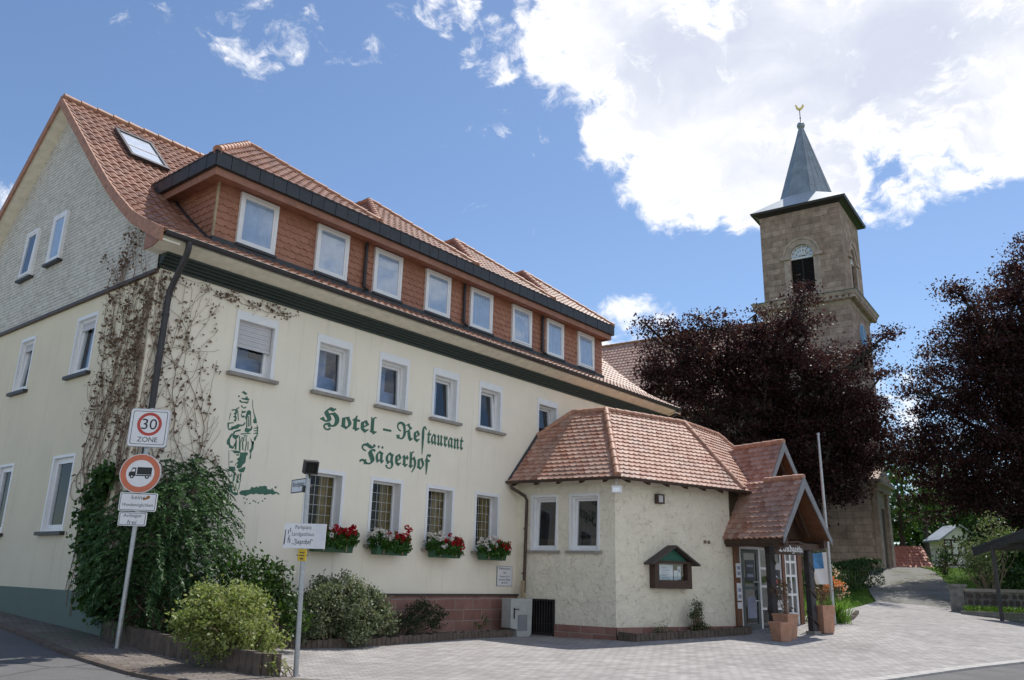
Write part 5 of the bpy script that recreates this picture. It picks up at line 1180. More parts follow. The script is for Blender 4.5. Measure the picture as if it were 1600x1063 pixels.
for fr in sides(H2): wall(m, fr, 0, 2*H2, -.5, 17.75, [], .3)
m.build('tower_wall', M['ashlar'], CH)
def belt(mb, h0, h1, z0, z1):
    V = []
    for z, h in ((z0, h0), (z1, h1)):
        for sx, sy in ((-1, -1), (1, -1), (1, 1), (-1, 1)): V.append(CT+ub*h*sx+ua*h*sy+np.array([0, 0, z]))
    mb.add(V, [(0, 1, 5, 4), (1, 2, 6, 5), (2, 3, 7, 6), (3, 0, 4, 7), (0, 3, 2, 1), (4, 5, 6, 7)])
m = MB(); belt(m, H2+.02, H2+.10, 17.45, 17.75); belt(m, H2+.46, H2+.56, 17.98, 18.22); belt(m, H2+.30, H2+.30, 17.75, 17.98)
for fr in sides(H2):
    for q in range(17): a = -.3+(2*H2+.6)*q/16; m.box(fr, a-.09, a+.09, .05, .44, 17.76, 17.97)
m.build('ledge', M['ashlartrim'], CH)
m = MB(); belt(m, H2+.58, H2+.60, 18.22, 18.27); m.build('ledge_cover', M['patina'], CH)
for k, fr in enumerate(sides(H1)):
    c = TW/2 if k % 2 == 1 else TW-2.68; r = .76; m = MB()
    for r0, r1, b_ in ((r, r+.36, .05), (r+.36, r+.48, .12)):
        A0_, A1_ = arch_pts(c, r0, spring, 14), arch_pts(c, r1, spring, 14)
        for q in range(14): m.prism(fr, [A0_[q], A1_[q], A1_[q+1], A0_[q+1]], 0, b_)
    m.box(fr, c-r-.62, c-r+.02, 0, .16, spring-.22, spring); m.box(fr, c+r-.02, c+r+.62, 0, .16, spring-.22, spring); m.box(fr, c-r-.42, c-r, 0, .05, wb-.5, spring-.22); m.box(fr, c+r, c+r+.42, 0, .05, wb-.5, spring-.22)
    w = m.build('belfry_window', M['ashlartrim'], CH)
    m = MB(); n = 24
    for q in range(n): z = wb+(spring-.25-wb)*q/n; m.prism(Fr(fr.p(c-r, -.2, 0), fr.n, fr.u), [(-.12, z+.10), (.02, z), (.02, z+.02), (-.12, z+.12)], 0, 2*r)
    m.box(fr, c-.04, c+.04, -.3, -.12, wb, spring); m.box(fr, c-r, c+r, -.42, -.40, wb, spring); m.build('louvres', M['louvre'], w)
    m = MB(); m.box(fr, c-r, c+r, -.22, -.1, spring-.22, spring-.08)
    for q in range(3): rr = r*(q+1)/3; A_ = arch_pts(c, rr, spring, 14); B_ = arch_pts(c, rr-.05, spring, 14); [m.prism(fr, [B_[j], A_[j], A_[j+1], B_[j+1]], -.2, -.14) for j in range(14)]
    for a in (30, 60, 90, 120, 150): x, z = math.cos(rad(a)), math.sin(rad(a)); m.prism(fr, [(c-.025*z, spring+.025*x), (c+.025*z, spring-.025*x), (c+.025*z+x*r, spring-.025*x+z*r), (c-.025*z+x*r, spring+.025*x+z*r)], -.2, -.13)
    m.build('fanlight', M['white'], w)
    m = MB(); A_ = arch_pts(c, r, spring, 14); m.add([fr.p(x, -.26, z) for x, z in A_], [tuple(range(15))]); m.build('fanlight_glass', M['sky_reflect_glass'], w)
m = MB(); belt(m, H1+.0, H1+.28, 24.70, 24.86); belt(m, H1+.46, H1+.50, 24.86, 24.99); m.build('cornice', M['gutter'], CH)
m = MB()   # low skirt roof leading into the octagonal spire
def octa(r, z, rot=22.5): return [CT+ub*r*math.cos(rad(rot+45*k))+ua*r*math.sin(rad(rot+45*k))+np.array([0, 0, z]) for k in range(8)]
sq = [CT+ub*h_*sx+ua*h_*sy+np.array([0, 0, 25.0]) for h_ in (H1+.52,) for sx, sy in ((1, 1), (-1, 1), (-1, -1), (1, -1))]
O8 = octa(1.90, 26.40); V = sq+O8
m.add(V, [(0, 1, 6, 5), (1, 7, 6), (1, 2, 8, 7), (2, 9, 8), (2, 3, 10, 9), (3, 11, 10), (3, 0, 4, 11), (0, 5, 4)]); m.build('skirt_roof', M['zincsunlit'], CH)
m = MB(); O1 = octa(1.90, 26.40); O2 = octa(.16, 32.35); V = O1+O2; m.add(V, [(k, (k+1) % 8, 8+(k+1) % 8, 8+k) for k in range(8)])
for k in range(8):
    m.tube([O1[k], O2[k]], .035, 6)
    for t_ in (.33, .67): a = O1[k]*(1-t_)+O1[(k+1) % 8]*t_; b_ = O2[k]*(1-t_)+O2[(k+1) % 8]*t_; m.tube([a, a*(.25)+b_*.75], .022, 5)
spire = m.build('spire', M['zinc'], CH)
fz = Fr(CT, ub, ua)
m = MB(); m.lathe(fz, [(.15, 32.25), (.13, 32.4), (.24, 32.45), (.29, 32.62), (.24, 32.8), (.08, 32.86), (.03, 32.9)], 14); m.build('ball', M['zinc'], CH)
m = MB(); m.tube([CT+np.array([0, 0, 32.8]), CT+np.array([0, 0, 34.0])], .03, 6)
m.lathe(fz, [(.02, 33.2), (.07, 33.26), (.02, 33.32)], 8); rod = m.build('rod', M['gutter'], CH)
m = MB(); fw = Fr(CT+np.array([0, 0, 33.95]), (math.cos(rad(118)), math.sin(rad(118)), 0), (math.cos(rad(28)), math.sin(rad(28)), 0))
CK = .72
m.prism(fw, [(x*CK, z*CK) for x, z in [(-.42, .52), (-.36, .62), (-.28, .55), (-.18, .30), (.02, .20), (.14, .26), (.22, .46), (.30, .62), (.36, .60), (.44, .52), (.36, .46), (.36, .26), (.26, .06), (.10, -.06), (-.10, -.06), (-.26, .06), (-.40, .28), (-.48, .40)]], -.025, .025)
m.build('weathercock', M['gold'], rod)
# clock on the street side, portal under it
fR = sides(H2)[1]
m = MB(); disc(m, fR, TW/2+.2, 15.9, .95, 0, .06, 32); ck = m.build('clock', M['signback'], CH)
m = MB(); disc(m, fR, TW/2+.2, 15.9, .85, .06, .075, 32); m.build('clock_face', M['blue'], ck)
m = MB(); m.box(fR, TW/2+.17, TW/2+.23, .076, .09, 15.9, 16.6); m.box(fR, TW/2+.2, TW/2+.65, .076, .09, 15.87, 15.93); m.build('clock_hands', M['gold'], ck)
m = MB()
m.box(fR, 1.0, 1.75, 0, .30, .8, 5.7); m.box(fR, 4.0, 4.75, 0, .30, .8, 5.7); m.box(fR, .85, 4.9, 0, .42, 5.7, 6.1); m.box(fR, .65, 5.1, 0, .62, 6.1, 6.35); m.prism(fR, [(.65, 6.35), (5.1, 6.35), (2.87, 7.25)], 0, .5); m.box(fR, 1.75, 2.05, 0, .16, .8, 5.2); m.box(fR, 3.7, 4.0, 0, .16, .8, 5.2); m.box(fR, 1.75, 4.0, 0, .16, 4.75, 5.7)
por = m.build('portal', M['ashlartrim'], CH)
m = MB(); m.box(fR, 2.05, 3.7, .0, .05, .8, 4.75); m.box(fR, 2.85, 2.9, .05, .07, .8, 4.75); m.build('church_door', M['wood'], por)
m = MB()
for q in range(5):
    m.box(fR, .3-.18*q, 5.4+.18*q, .3, .75+.36*q, .72-.17*q+.2, .89-.17*q+.2)
m.build('portal_steps', M['sill'], CH)
# nave behind the tower
NW = 5.2; NC = CT; N0, N1 = 2.4, 30.0; NR, NE = 17.9, 11.4
fn = Fr(NC, ua, -ub)
m = MB()
for s_ in (-1, 1): m.quad(NC+ua*N0+ub*NW*s_+np.array([0, 0, -.5]), NC+ua*N1+ub*NW*s_+np.array([0, 0, -.5]), NC+ua*N1+ub*NW*s_+np.array([0, 0, NE]), NC+ua*N0+ub*NW*s_+np.array([0, 0, NE]))
for q in (N0, N1): m.add([NC+ua*q+ub*a+np.array([0, 0, z]) for a, z in ((-NW, -.5), (NW, -.5), (NW, NE), (0, NR-.1), (-NW, NE))], [(0, 1, 2, 3, 4)])
m.build('nave_wall', M['ashlar'], CH)
m = MB()
for s_ in (-1, 1):
    tri_plane(m, NC+ua*(N0-.2)+ub*(NW+.5)*s_+np.array([0, 0, NE-.6]), NC+ua*(N1+.2)+ub*(NW+.5)*s_+np.array([0, 0, NE-.6]), NC+ua*(N0-.2)+np.array([0, 0, NR]), NC+ua*(N1+.2)+np.array([0, 0, NR]), .30, .36, flip=ub*s_+np.array([0, 0, 1.]), lip=.03, kind='pan', amp=.04)
nr = m.build('nave_roof', M['churchtile'], CH)
m = MB(); ridge_caps(m, NC+ua*(N0-.2)+np.array([0, 0, NR]), NC+ua*(N1+.2)+np.array([0, 0, NR]), .12, .45); m.build('ridge_tiles', M['ridge'], nr)

# ---------------------------------------------------------------- trees
def limb(mb, a, b_, r0, r1, rng, n=6, wob=.06):
    a, b_ = np.array(a, float), np.array(b_, float); L_ = np.linalg.norm(b_-a); P = []
    for k in range(n+1):
        t_ = k/n; P.append(a+(b_-a)*t_+(rng.normal(size=3)*L_*wob*math.sin(math.pi*t_))+np.array([0, 0, L_*.06*math.sin(math.pi*t_)]))
    mb.tube(P, [r0+(r1-r0)*k/n for k in range(n+1)], 7, cap=False); return P
def tree(name, base, lobes, label, cat, mat, rng, leaf=.16, per=60, spread=.55, flat=.45, trunk=.4, fork=.35, bark='bark', group=None, dens=1.0, shell=.45, droop=.25, aspect=.6):
    base = np.array([base[0], base[1], gz1(base[0], base[1])-.1]); t = thing(name, base, label, cat, group)
    P, K = clumps(lobes, rng, per, spread, flat, shell, None, dens)
    leaves_mesh('crown', P, leaf, M[mat], rng, t, droop=droop, aspect=aspect, normal_up=.45)
    m = MB(); top = max(l[0][2] for l in lobes); mid = np.mean([l[0] for l in lobes], 0); H = top-base[2]
    sp = [base+np.array([(mid[0]-base[0])*k*.8, (mid[1]-base[1])*k*.8, H*k]) for k in np.linspace(0, .92, 9)]
    m.tube(sp, [trunk*(1.25 if k == 0 else 1)*(1-.88*k/8) for k in range(9)], 12, cap=False)
    for c, r in lobes:
        zf = base[2]+max(H*.12, min(H*.8, (c[2]-base[2])*fork*1.7)); k = (zf-base[2])/H/.92*8; i = int(min(7, k)); st = sp[i]+(sp[i+1]-sp[i])*(k-i); limb(m, st, c, trunk*.30, trunk*.10, rng)
    for k in K[::3]:
        c = min(lobes, key=lambda l: np.linalg.norm(np.array(l[0])-k))[0]; limb(m, c, k, trunk*.08, trunk*.025, rng, 3, .08)
    m.build('trunk', M[bark], t); return t
def lob(px, py, r, d, k=1.0, flat=.9): rr = r*d/FPX; return (at(px, py, d), (rr*k, rr*k, rr*flat))
rng = np.random.default_rng(5)
B1 = [(1060,565,62,44.2),(1125,560,70,45.2),(1195,560,62,44.7),(1215,520,34,44.2),(1250,510,31,44.2),(1254,464,20,44.2),(1259,443,13,44.2),(1260,600,85,45.2),(1328,635,46,44.2),(1352,566,20,43.7),(1372,540,11,43.2),(1388,522,5,43.2),(1358,640,36,44.2),(1345,705,50,45.2),(1250,690,95,46.2),(1170,680,95,46.2),(1085,660,72,45.2),(1032,600,34,44.2),(1022,530,15,43.7),(1010,508,6,43.7),(1050,525,22,44.2),(1100,508,18,44.2),(1132,500,14,44.2),(1180,492,15,44.2),(1300,745,55,45.2),(1230,775,60,46.2),(1130,770,80,46.2),(1374,712,32,44.2),(1342,560,18,44.2),(1290,580,26,44.2),(1375,590,18,44.2),(1015,585,14,44.2),(1384,655,12,44.2)]
bx = at(1215, 800, 46.2)
tree('copper_beech', (bx[0], bx[1]), [lob(*q) for q in B1], 'broad copper beech with dark purple foliage in front of the church tower', 'tree', 'beech', rng, leaf=.165, per=130, spread=.72, flat=.42, trunk=.55, group='copper beeches by the church', dens=1.5, shell=.35)
B2 = [(1592,440,34,46),(1590,405,12,46),(1560,505,62,46),(1512,480,28,45.5),(1484,452,9,45.5),(1500,448,10,45.5),(1520,580,72,46),(1600,600,110,47),(1462,620,42,45.5),(1432,612,14,45),(1440,680,46,45.5),(1500,700,85,46),(1590,740,105,47),(1405,690,18,45),(1470,775,42,45.5),(1545,790,52,46),(1660,540,140,47),(1690,720,140,48),(1640,430,70,47),(1425,735,30,45.5),(1740,620,160,49),(1480,535,30,45.5),(1440,580,16,45)]
bx = at(1672, 850, 47.5)
tree('copper_beech', (bx[0], bx[1]), [lob(*q) for q in B2], 'tall copper beech with dark purple foliage at the right edge, beside the shelter', 'tree', 'beech', rng, leaf=.165, per=130, spread=.8, flat=.42, trunk=.6, group='copper beeches by the church', dens=1.6, shell=.35)
GT = [((1402,770,0,60),[(1402,730,26,60),(1405,775,32,60),(1398,820,30,60),(1415,810,24,60)],'tree','dark green tree beside the church portal'),
      ((1440,790,0,72),[(1440,720,30,72),(1452,765,30,72),(1432,800,30,72),(1460,800,26,72),(1446,690,18,72)],'treelight','light green tree far behind the shed, between the two beeches'),
      ((1490,780,0,78),[(1485,750,45,78),(1510,790,50,78),(1470,800,40,78)],'tree','dark green tree behind the half timbered house')]
for b_, ls_, mt_, lb in GT:
    q = at(b_[0], b_[1], b_[3]); tree('green_tree', (q[0], q[1]), [lob(*l) for l in ls_], lb, 'tree', mt_, rng, leaf=.34, per=34, spread=.8, flat=.6, trunk=.25, group='green trees beyond the path', shell=.3)
GT2 = [(1560, 880, 48, 45), (1640, 870, 46, 45), (1720, 870, 50, 44)]
for px, py, r, d in GT2:
    q = at(px, py, d); tree('green_tree', (q[0], q[1]), [lob(px, py-10, r, d), lob(px-20, py-30, r*.6, d), lob(px+25, py-20, r*.6, d)], 'leafy green tree behind the shelter, '+{1560: 'just left of its roof', 1640: 'hidden under the beech crown', 1720: 'farthest right'}[px], 'tree', 'tree', rng, leaf=.26, per=34, spread=.6, flat=.6, trunk=.2, group='green trees beyond the path', shell=.3)
# far wood closing the view behind the church
P = []
for k in range(40):
    x = 60+k*2.6; y = 34-k*2.4+rng.normal(0, 2); P.append(((x+rng.normal(0, 3), y, gz1(x, y)+4.0+rng.normal(0, 1)), (4.2, 4.2, 4.6)))
Q, K = clumps(P, rng, 26, 1.2, .6, .5, 60)
leaves_mesh('far_wood', Q, .62, M['tree'], rng, None, (80, 0, 2), kind='stuff', aspect=.8)

# ---------------------------------------------------------------- shrubs and climbers round the hotel
def shrub(name, base, lobes, label, mat, rng, leaf, per, spread, cat='shrub', flat=.8, shell=.2, n=None, stems=5, droop=0.0, aspect=.55, group=None, r=.018, direction=None, dens=1.0, nup=.3):
    z = gz1(base[0], base[1]); t = thing(name, (base[0], base[1], z), label, cat, group)
    P, K = clumps(lobes, rng, per, spread, flat, shell, n, dens); P = P[P[:, 2] > gz(P[:, 0], P[:, 1])+.05]
    leaves_mesh('foliage', P, leaf, M[mat], rng, t, droop=droop, aspect=aspect, direction=direction, normal_up=nup)
    m = MB()
    for k in K[::max(1, len(K)//(stems*6))]: limb(m, (base[0]+rng.normal(0, .08), base[1]+rng.normal(0, .06), z), k, r, r*.3, rng, 4, .05)
    m.build('stems', M['stem'], t); return t
def sprays(lobes, rng, n, length, per, droop=.9):
    P = []; D = []
    vol = np.array([np.prod(r if hasattr(r, '__len__') else (r,)*3)**(2/3) for c, r in lobes]); cnt = (n*vol/vol.sum()).astype(int)
    for (c, r), k in zip(lobes, cnt):
        c = np.array(c); r = np.array(r if hasattr(r, '__len__') else (r,)*3)
        for _ in range(k):
            d = rng.normal(size=3); d[2] = d[2]*.8+.15; d /= np.linalg.norm(d); p = c+d*r*rng.uniform(.55, 1.0); v = d*np.array([1, 1, .5])+np.array([0, 0, .25]); v /= np.linalg.norm(v); L_ = length*rng.uniform(.5, 1.25)
            side = np.cross(v, (0, 0, 1)); side /= np.linalg.norm(side)+1e-9
            for q in range(per):
                t_ = (q+rng.random())/per; w_ = (1-t_)*.24*L_*rng.uniform(-1, 1)
                P.append(p+v*L_*t_-np.array([0, 0, droop*L_*t_*t_])+side*w_-np.array([0, 0, abs(w_)*.35])); D.append(v*(1-.4*t_)+side*np.sign(w_)*.7-np.array([0, 0, droop*1.3*t_]))
    return np.array(P), np.array(D)
def yl(px, py, r, y, ry=None, flat=1.0):
    c = onY(px, py, y); d = (c-CAM)@RC[2]; rr = r*d/FPX; return (c, (rr, min(rr, ry) if ry else rr, rr*flat))
def xl(px, py, r, x, rx): c = onX(px, py, x); d = (c-CAM)@RC[2]; rr = r*d/FPX; return (c, (rx, rr, rr))
rng = np.random.default_rng(21)
YW = [(300,752,34,-.6,.5),(328,748,22,-.45,.4),(280,785,48,-.75,.6),(335,795,22,-.45,.4),(240,805,50,-.8,.6),(318,835,38,-.7,.6),(220,850,48,-.8,.6),(280,860,64,-.95,.7),(188,800,24,-.5,.45),(200,895,44,-.8,.6),(168,830,16,-.35,.35),(178,880,24,-.5,.45),(245,920,54,-1.0,.7),(310,900,40,-.95,.6),(215,945,32,-.85,.5),(280,955,42,-1.0,.6),(252,725,12,-.5,.3),(340,770,12,-.4,.3),(305,722,12,-.5,.3)]
z = gz1(.75, -.75); YT_ = thing('yew_bush', (.75, -.75, z), 'tall dark yew bush covering the hotel corner behind the traffic signpost', 'yew')
Py, Dy = sprays([yl(*q) for q in YW], rng, 1350, .42, 24)
ok = ~((((Py-SP)@fs.n) > -.16) & (np.abs((Py-SP)@fs.u) < .36)) & (Py[:, 2] > gz(Py[:, 0], Py[:, 1])+.05) & ((Py[:, 1] < -.03) | (Py[:, 0] < -.03))
Py, Dy = Py[ok], Dy[ok]; Dy /= np.linalg.norm(Dy, axis=1)[:, None]
leaves_mesh('foliage', Py, .085, M['yew'], rng, YT_, aspect=.26, direction=Dy*1.6, normal_up=.5)
m = MB()
for q in YW[::2]: c = yl(*q)[0]; limb(m, (.75+rng.normal(0, .12), -.75+rng.normal(0, .08), z), c, .04, .012, rng, 5, .05)
m.build('stems', M['stem'], YT_)
shrub('golden_shrub', (.7, -3.1), [yl(355,962,52,-3.1),(yl(312,978,36,-3.1)),yl(400,980,34,-3.0),yl(350,995,38,-3.2),yl(330,940,30,-3.0),yl(385,943,30,-2.9),yl(297,955,20,-3.1),yl(425,995,20,-2.9),yl(398,1008,26,-3.1),yl(290,990,20,-3.1),yl(350,925,16,-3.0)], 'yellow green shrub spilling over the bed edging in front of the yew', 'lightbush', rng, .055, 42, .13, shell=.25, dens=1.25, aspect=.62)
shrub('laurel_bush', (1.9, -1.7), [yl(405,905,38,-1.7),yl(435,925,30,-1.6),yl(380,930,34,-1.8),yl(420,950,40,-1.7),yl(370,890,26,-1.7),yl(455,965,26,-1.6)], 'rounded dark green bush between the yew and the parking signpost', 'darkbush', rng, .085, 34, .16, shell=.35, dens=1.2, aspect=.6)
shrub('variegated_shrub', (3.7, -.95), [yl(535,945,42,-.95,.6),yl(500,950,36,-1.0,.6),yl(575,955,34,-.9,.6),yl(480,965,30,-1.05,.6),yl(545,975,34,-1.0,.6),yl(595,970,22,-.85,.5),yl(510,925,22,-.9,.5),yl(465,980,22,-1.1,.5)], 'broad grey green speckled shrub under the first leaded window', 'varbush', rng, .062, 44, .13, shell=.3, dens=2.0, aspect=.5)
shrub('cotoneaster', (5.75, -.6), [yl(655,968,28,-.6,.4),yl(680,965,18,-.6,.4),yl(632,978,20,-.7,.4),yl(660,950,14,-.55,.3)], 'small dark cotoneaster in front of the red stone plinth', 'berry', rng, .045, 30, .10, shell=.3, dens=1.2, aspect=.55)
shrub('seedling', (.55, -4.15), [yl(430,1030,13,-4.1),yl(442,1042,10,-4.1),yl(420,1045,9,-4.1)], 'thin yellow green seedling at the foot of the parking signpost', 'lightbush', rng, .06, 7, .10, shell=.2, stems=3, r=.006, n=4)
shrub('weed', (9.05, -.45), [yl(756,970,9,-.4),yl(748,978,7,-.4)], 'little green weed growing against the plinth beside the cabinet', 'geranium', rng, .05, 9, .06, n=5, stems=3, r=.005)
def f2l(s_, v_, z, r, rz=None): return (F2.p(s_, v_, z), (r, r*.7, rz or r))
g2 = gz1(*F2.p(2.2, .3, 0)[:2])
shrub('box_tree', F2.p(2.35, .3, 0)[:2], [f2l(2.35, .3, -.62, .20, .18), f2l(2.33, .3, -.85, .27, .2), f2l(2.4, .3, -1.08, .30, .18), f2l(2.30, .3, -.42, .09, .14)], 'small upright evergreen in the little bed under the menu case', 'darkbush', rng, .05, 30, .10, shell=.3, aspect=.4, dens=1.1)
shrub('lavender', F2.p(1.15, .3, 0)[:2], [f2l(1.15, .3, -1.12, .22, .14), f2l(1.0, .3, -1.18, .2, .1), f2l(1.35, .3, -1.16, .2, .1)], 'low grey green cushion plant at the left of the little annex bed', 'varbush', rng, .05, 18, .08, shell=.3, aspect=.3)
shrub('ground_cover_plant', F2.p(2.8, .3, 0)[:2], [f2l(2.75, .3, -1.2, .2, .08), f2l(2.95, .3, -1.2, .18, .06)], 'flat green cushion right of the small evergreen in the annex bed', 'berry', rng, .04, 18, .08, shell=.3, aspect=.4)

# withered climber on the corner: stems that fork upward over both walls, brown leaves along them
rng = np.random.default_rng(33)
VT = thing('withered_climber', (.0, -.02, -1.1), 'withered brown climber spreading over the hotel corner from the yew to the eaves', 'climber')
m = MB(); LP = []
def creep(fr, a, c, ang, L_, r, amax, cmax, depth, leafy, amin=0.03):
    P = [fr.p(a, .012+r, c)]; step = .11; n = int(L_/step)
    for k in range(n):
        ang += rng.normal(0, .20); ang += (math.pi/2-ang)*.06; a += math.cos(ang)*step; c += math.sin(ang)*step
        if a < amin: a = amin; ang = math.pi/2-.2
        if a > amax: ang += .5
        if c > cmax or a > amax+.4: break
        P.append(fr.p(a, .014+r*.8+abs(rng.normal(0, .006)), c))
        if rng.random() < leafy*(.35+.65*min(1, max(0, (c-1.0)/3.0))):
            for _ in range(rng.integers(2, 6)): LP.append(fr.p(a+rng.normal(0, .055), .03+abs(rng.normal(0, .02)), c+rng.normal(0, .06)))
        if depth and rng.random() < .10: creep(fr, a, c, ang+rng.choice([-1, 1])*rng.uniform(.45, 1.2), L_*rng.uniform(.3, .65), r*.55, amax, cmax, depth-1, leafy, amin)
    if len(P) > 2: m.tube(P, [max(.0028, r*(1-.75*k/len(P))) for k in range(len(P))], 5, cap=False)
for k in range(7): creep(F, .1+abs(rng.normal(.45, .45)), .2+rng.uniform(0, 1.2), math.pi/2+rng.normal(-.22, .22), rng.uniform(3.2, 5.0), .010, 1.35+.3*rng.random(), 5.12, 2, .34)
for k in range(3): creep(F, rng.uniform(1.1, 1.5), rng.uniform(1.0, 1.6), math.pi/2+rng.normal(-.1, .25), rng.uniform(1.0, 1.8), .006, 1.9, 3.5, 1, .08)
for k in range(11): creep(G, .05+rng.uniform(0, 1.35), .0+rng.uniform(0, 1.5), math.pi/2+rng.normal(0, .12), rng.uniform(3.6, 5.6), .013, 1.7, 5.05, 2, .26)
for k in range(14): creep(Fr((-.07, 0, 0), (0, 1, 0), (-1, 0, 0)), rng.uniform(.1, 1.8), 5.1, math.pi/2+rng.normal(.1, .25), rng.uniform(.5, 1.3), .007, 2.4, 6.3, 2, .30)
for k in range(14): creep(F, rng.uniform(.2, 2.8), 4.95, rng.choice([.1, 3.0])+rng.normal(0, .1), rng.uniform(.5, 1.3), .006, 4.2, 5.14, 1, .75)
m.build('vine_stems', M['stem'], VT)
LP = np.array(LP); leaves_mesh('dead_leaves', LP, .060, M['deadleaf'], rng, VT, droop=.5, aspect=.8)
# living ivy at the foot of the gable
IV = thing('ivy', (-.1, .8, -.6), 'green ivy hanging over the gable wall at the left of the yew', 'climber')
P, K = clumps([xl(150,770,26,-.10,.14), xl(140,810,24,-.10,.14), xl(152,850,30,-.14,.18), xl(138,850,18,-.1,.12), xl(150,900,26,-.15,.18), xl(140,920,12,-.1,.1), xl(165,745,20,-.1,.12), xl(155,945,14,-.12,.12)], rng, 22, .15, 1.0, .3, 22)
leaves_mesh('leaves', P, .085, M['ivy'], rng, IV, droop=.6, aspect=.85)
m = MB()
for k in range(7):
    y = .3+rng.random()*1.1; m.tube([(-.03, y+.1*math.sin(z*3+k), z) for z in np.linspace(-.3-.4*rng.random(), 1.6, 12)], .008, 5)
for k in range(5):
    y = 1.0+.2*k*rng.random(); m.tube([(-.04, y+.03*math.sin(z*6+k), z) for z in np.linspace(-.55-.25*rng.random(), .3, 8)], .005, 4)
m.build('stems', M['stem'], IV)

# beds and edgings
def edging(name, pts, label, h=.18, w=.09, piece=.12, dz=0.0, hv=.02):
    m = MB()
    for (x0, y0), (x1, y1) in zip(pts[:-1], pts[1:]):
        Ln = math.hypot(x1-x0, y1-y0); n = max(1, round(Ln/piece)); ux, uy = (x1-x0)/Ln, (y1-y0)/Ln
        for i in range(n):
            a0 = Ln*i/n+.004; a1 = Ln*(i+1)/n-.004; xm, ym = x0+ux*(a0+a1)/2, y0+uy*(a0+a1)/2; z = gz1(xm, ym)+dz; hh = h+rng.uniform(-hv, hv)
            fr = Fr((x0, y0, 0), (ux, uy, 0), (-uy, ux, 0)); c = .012
            m.prism(Fr(fr.p(0, 0, z), fr.u, fr.w, fr.n), [(a0, -w/2+c), (a0+c, -w/2), (a1-c, -w/2), (a1, -w/2+c), (a1, w/2-c), (a1-c, w/2), (a0+c, w/2), (a0, w/2-c)], -.2, hh)
    return m.build(name, M['palisade'], loc=(pts[0][0], pts[0][1], gz1(*pts[0])), label=label, cat='edging')
edging('bed_edging', [(-.02, -.12), (.0, -1.4), (.10, -2.8), (.22, -4.0), (.45, -4.08)], 'tall brown palisade edging of the corner bed along the street', .33, .10, .14, .0, .012)
edging('bed_edging', [(.62, -3.8), (1.2, -2.6), (1.8, -1.6), (2.4, -1.22), (5.2, -.98), (7.4, -.80), (9.3, -.72)], 'low brown palisade edging of the shrub bed along the facade', .17, .09, .13, .03)
c_ = [F2.p(-.02, .12, 0), F2.p(.10, .55, 0), F2.p(3.75, .62, 0), F2.p(4.02, .5, 0), F2.p(4.05, .1, 0)]
edging('bed_edging', [(p[0], p[1]) for p in c_], 'low dark palisade edging of the little bed under the menu case', .19, .09, .13, .03)
sheet('bed_soil', [(-.02, -.02), (.0, -1.4), (.10, -2.8), (.22, -3.98), (.45, -4.0), (.62, -3.75), (1.9, -1.55), (1.9, -.02)], .16, M['soil'], .3, **ST)
sheet('bed_soil', [(1.9, -.02), (1.9, -1.5), (5.2, -1.0), (9.75, -.70), (9.75, -.02)], .11, M['soil'], .3, **ST)
sheet('bed_soil', [(p[0], p[1]) for p in (F2.p(0, .02, 0), F2.p(.12, .53, 0), F2.p(3.75, .6, 0), F2.p(4.0, .5, 0), F2.p(4.03, .02, 0))], .15, M['soil'], .3, **ST)

# ---------------------------------------------------------------- by the porch
def planter(s_, v_, w, h, label, rot=0):
    p = F2.p(s_, v_, 0); g = gz1(p[0], p[1])+.05; c, s0 = math.cos(rad(rot)), math.sin(rad(rot)); u_ = U2*c+V2*s0; v2 = -U2*s0+V2*c
    t = thing('planter', (p[0], p[1], g), label, 'planter', 'terracotta planters at the porch'); m = MB(); a, b_ = w/2*.80, w/2
    def ringv(h_, z): return [p+u_*h_*x+v2*h_*y+np.array([0, 0, z]) for x, y in ((-1, -1), (1, -1), (1, 1), (-1, 1))]
    V = ringv(a, g)+ringv(b_, g+h-.05)+ringv(b_+.012, g+h-.05)+ringv(b_+.012, g+h)+ringv(b_-.03, g+h)+ringv(b_-.035, g+h-.08)
    m.add(V, [tuple(4*k+q for q in ((i), (i+1) % 4))+tuple(4*(k+1)+q for q in ((i+1) % 4, i)) for k in range(5) for i in range(4)]+[(3, 2, 1, 0)])
    m.build('pot', M['terracotta'], t); m = MB(); m.add(ringv(b_-.03, g+h-.06), [(0, 1, 2, 3)]); m.build('earth', M['soil'], t); return p, g+h
pA, zA = planter(3.20, 2.12, .37, .42, 'smaller terracotta planter in front at the left of the porch', 8)
pB, zB = planter(3.70, 1.86, .42, .56, 'taller terracotta planter at the left of the porch holding a reddish shrub', -4)
pC, zC = planter(5.42, 1.62, .44, .66, 'large terracotta planter right of the black porch post', 3)
pD, zD = planter(5.86, 1.42, .30, .50, 'narrow terracotta planter almost hidden behind the large right one', 0)
def potted(p, z, label, mat, rr, hh, leaf, per, name='potted_shrub'):
    t = thing(name, (p[0], p[1], z-.06), label, 'plant'); P = []; m = MB()
    for k in range(9):
        q = np.array([p[0]+rng.normal(0, rr*.5), p[1]+rng.normal(0, rr*.5), z+hh*rng.uniform(.45, 1)]); limb(m, (p[0]+rng.normal(0, .04), p[1]+rng.normal(0, .04), z-.07), q, .009, .004, rng, 4, .06)
        P.append(q+rng.normal(size=(per, 3))*np.array([.07, .07, .06])); q2 = q-np.array([0, 0, hh*.3])+rng.normal(0, .05, 3); P.append(q2+rng.normal(size=(per//2, 3))*.06)
    leaves_mesh('leaves', np.concatenate(P), leaf, M[mat], rng, t, aspect=.5); m.build('stems', M['stem'], t)
potted(pB, zB, 'sparse reddish brown shrub growing in the taller left planter', 'redleaf', .22, .85, .07, 16)
potted(pC, zC, 'small orange tinged plant growing in the large right planter', 'redleaf', .16, .42, .06, 14)
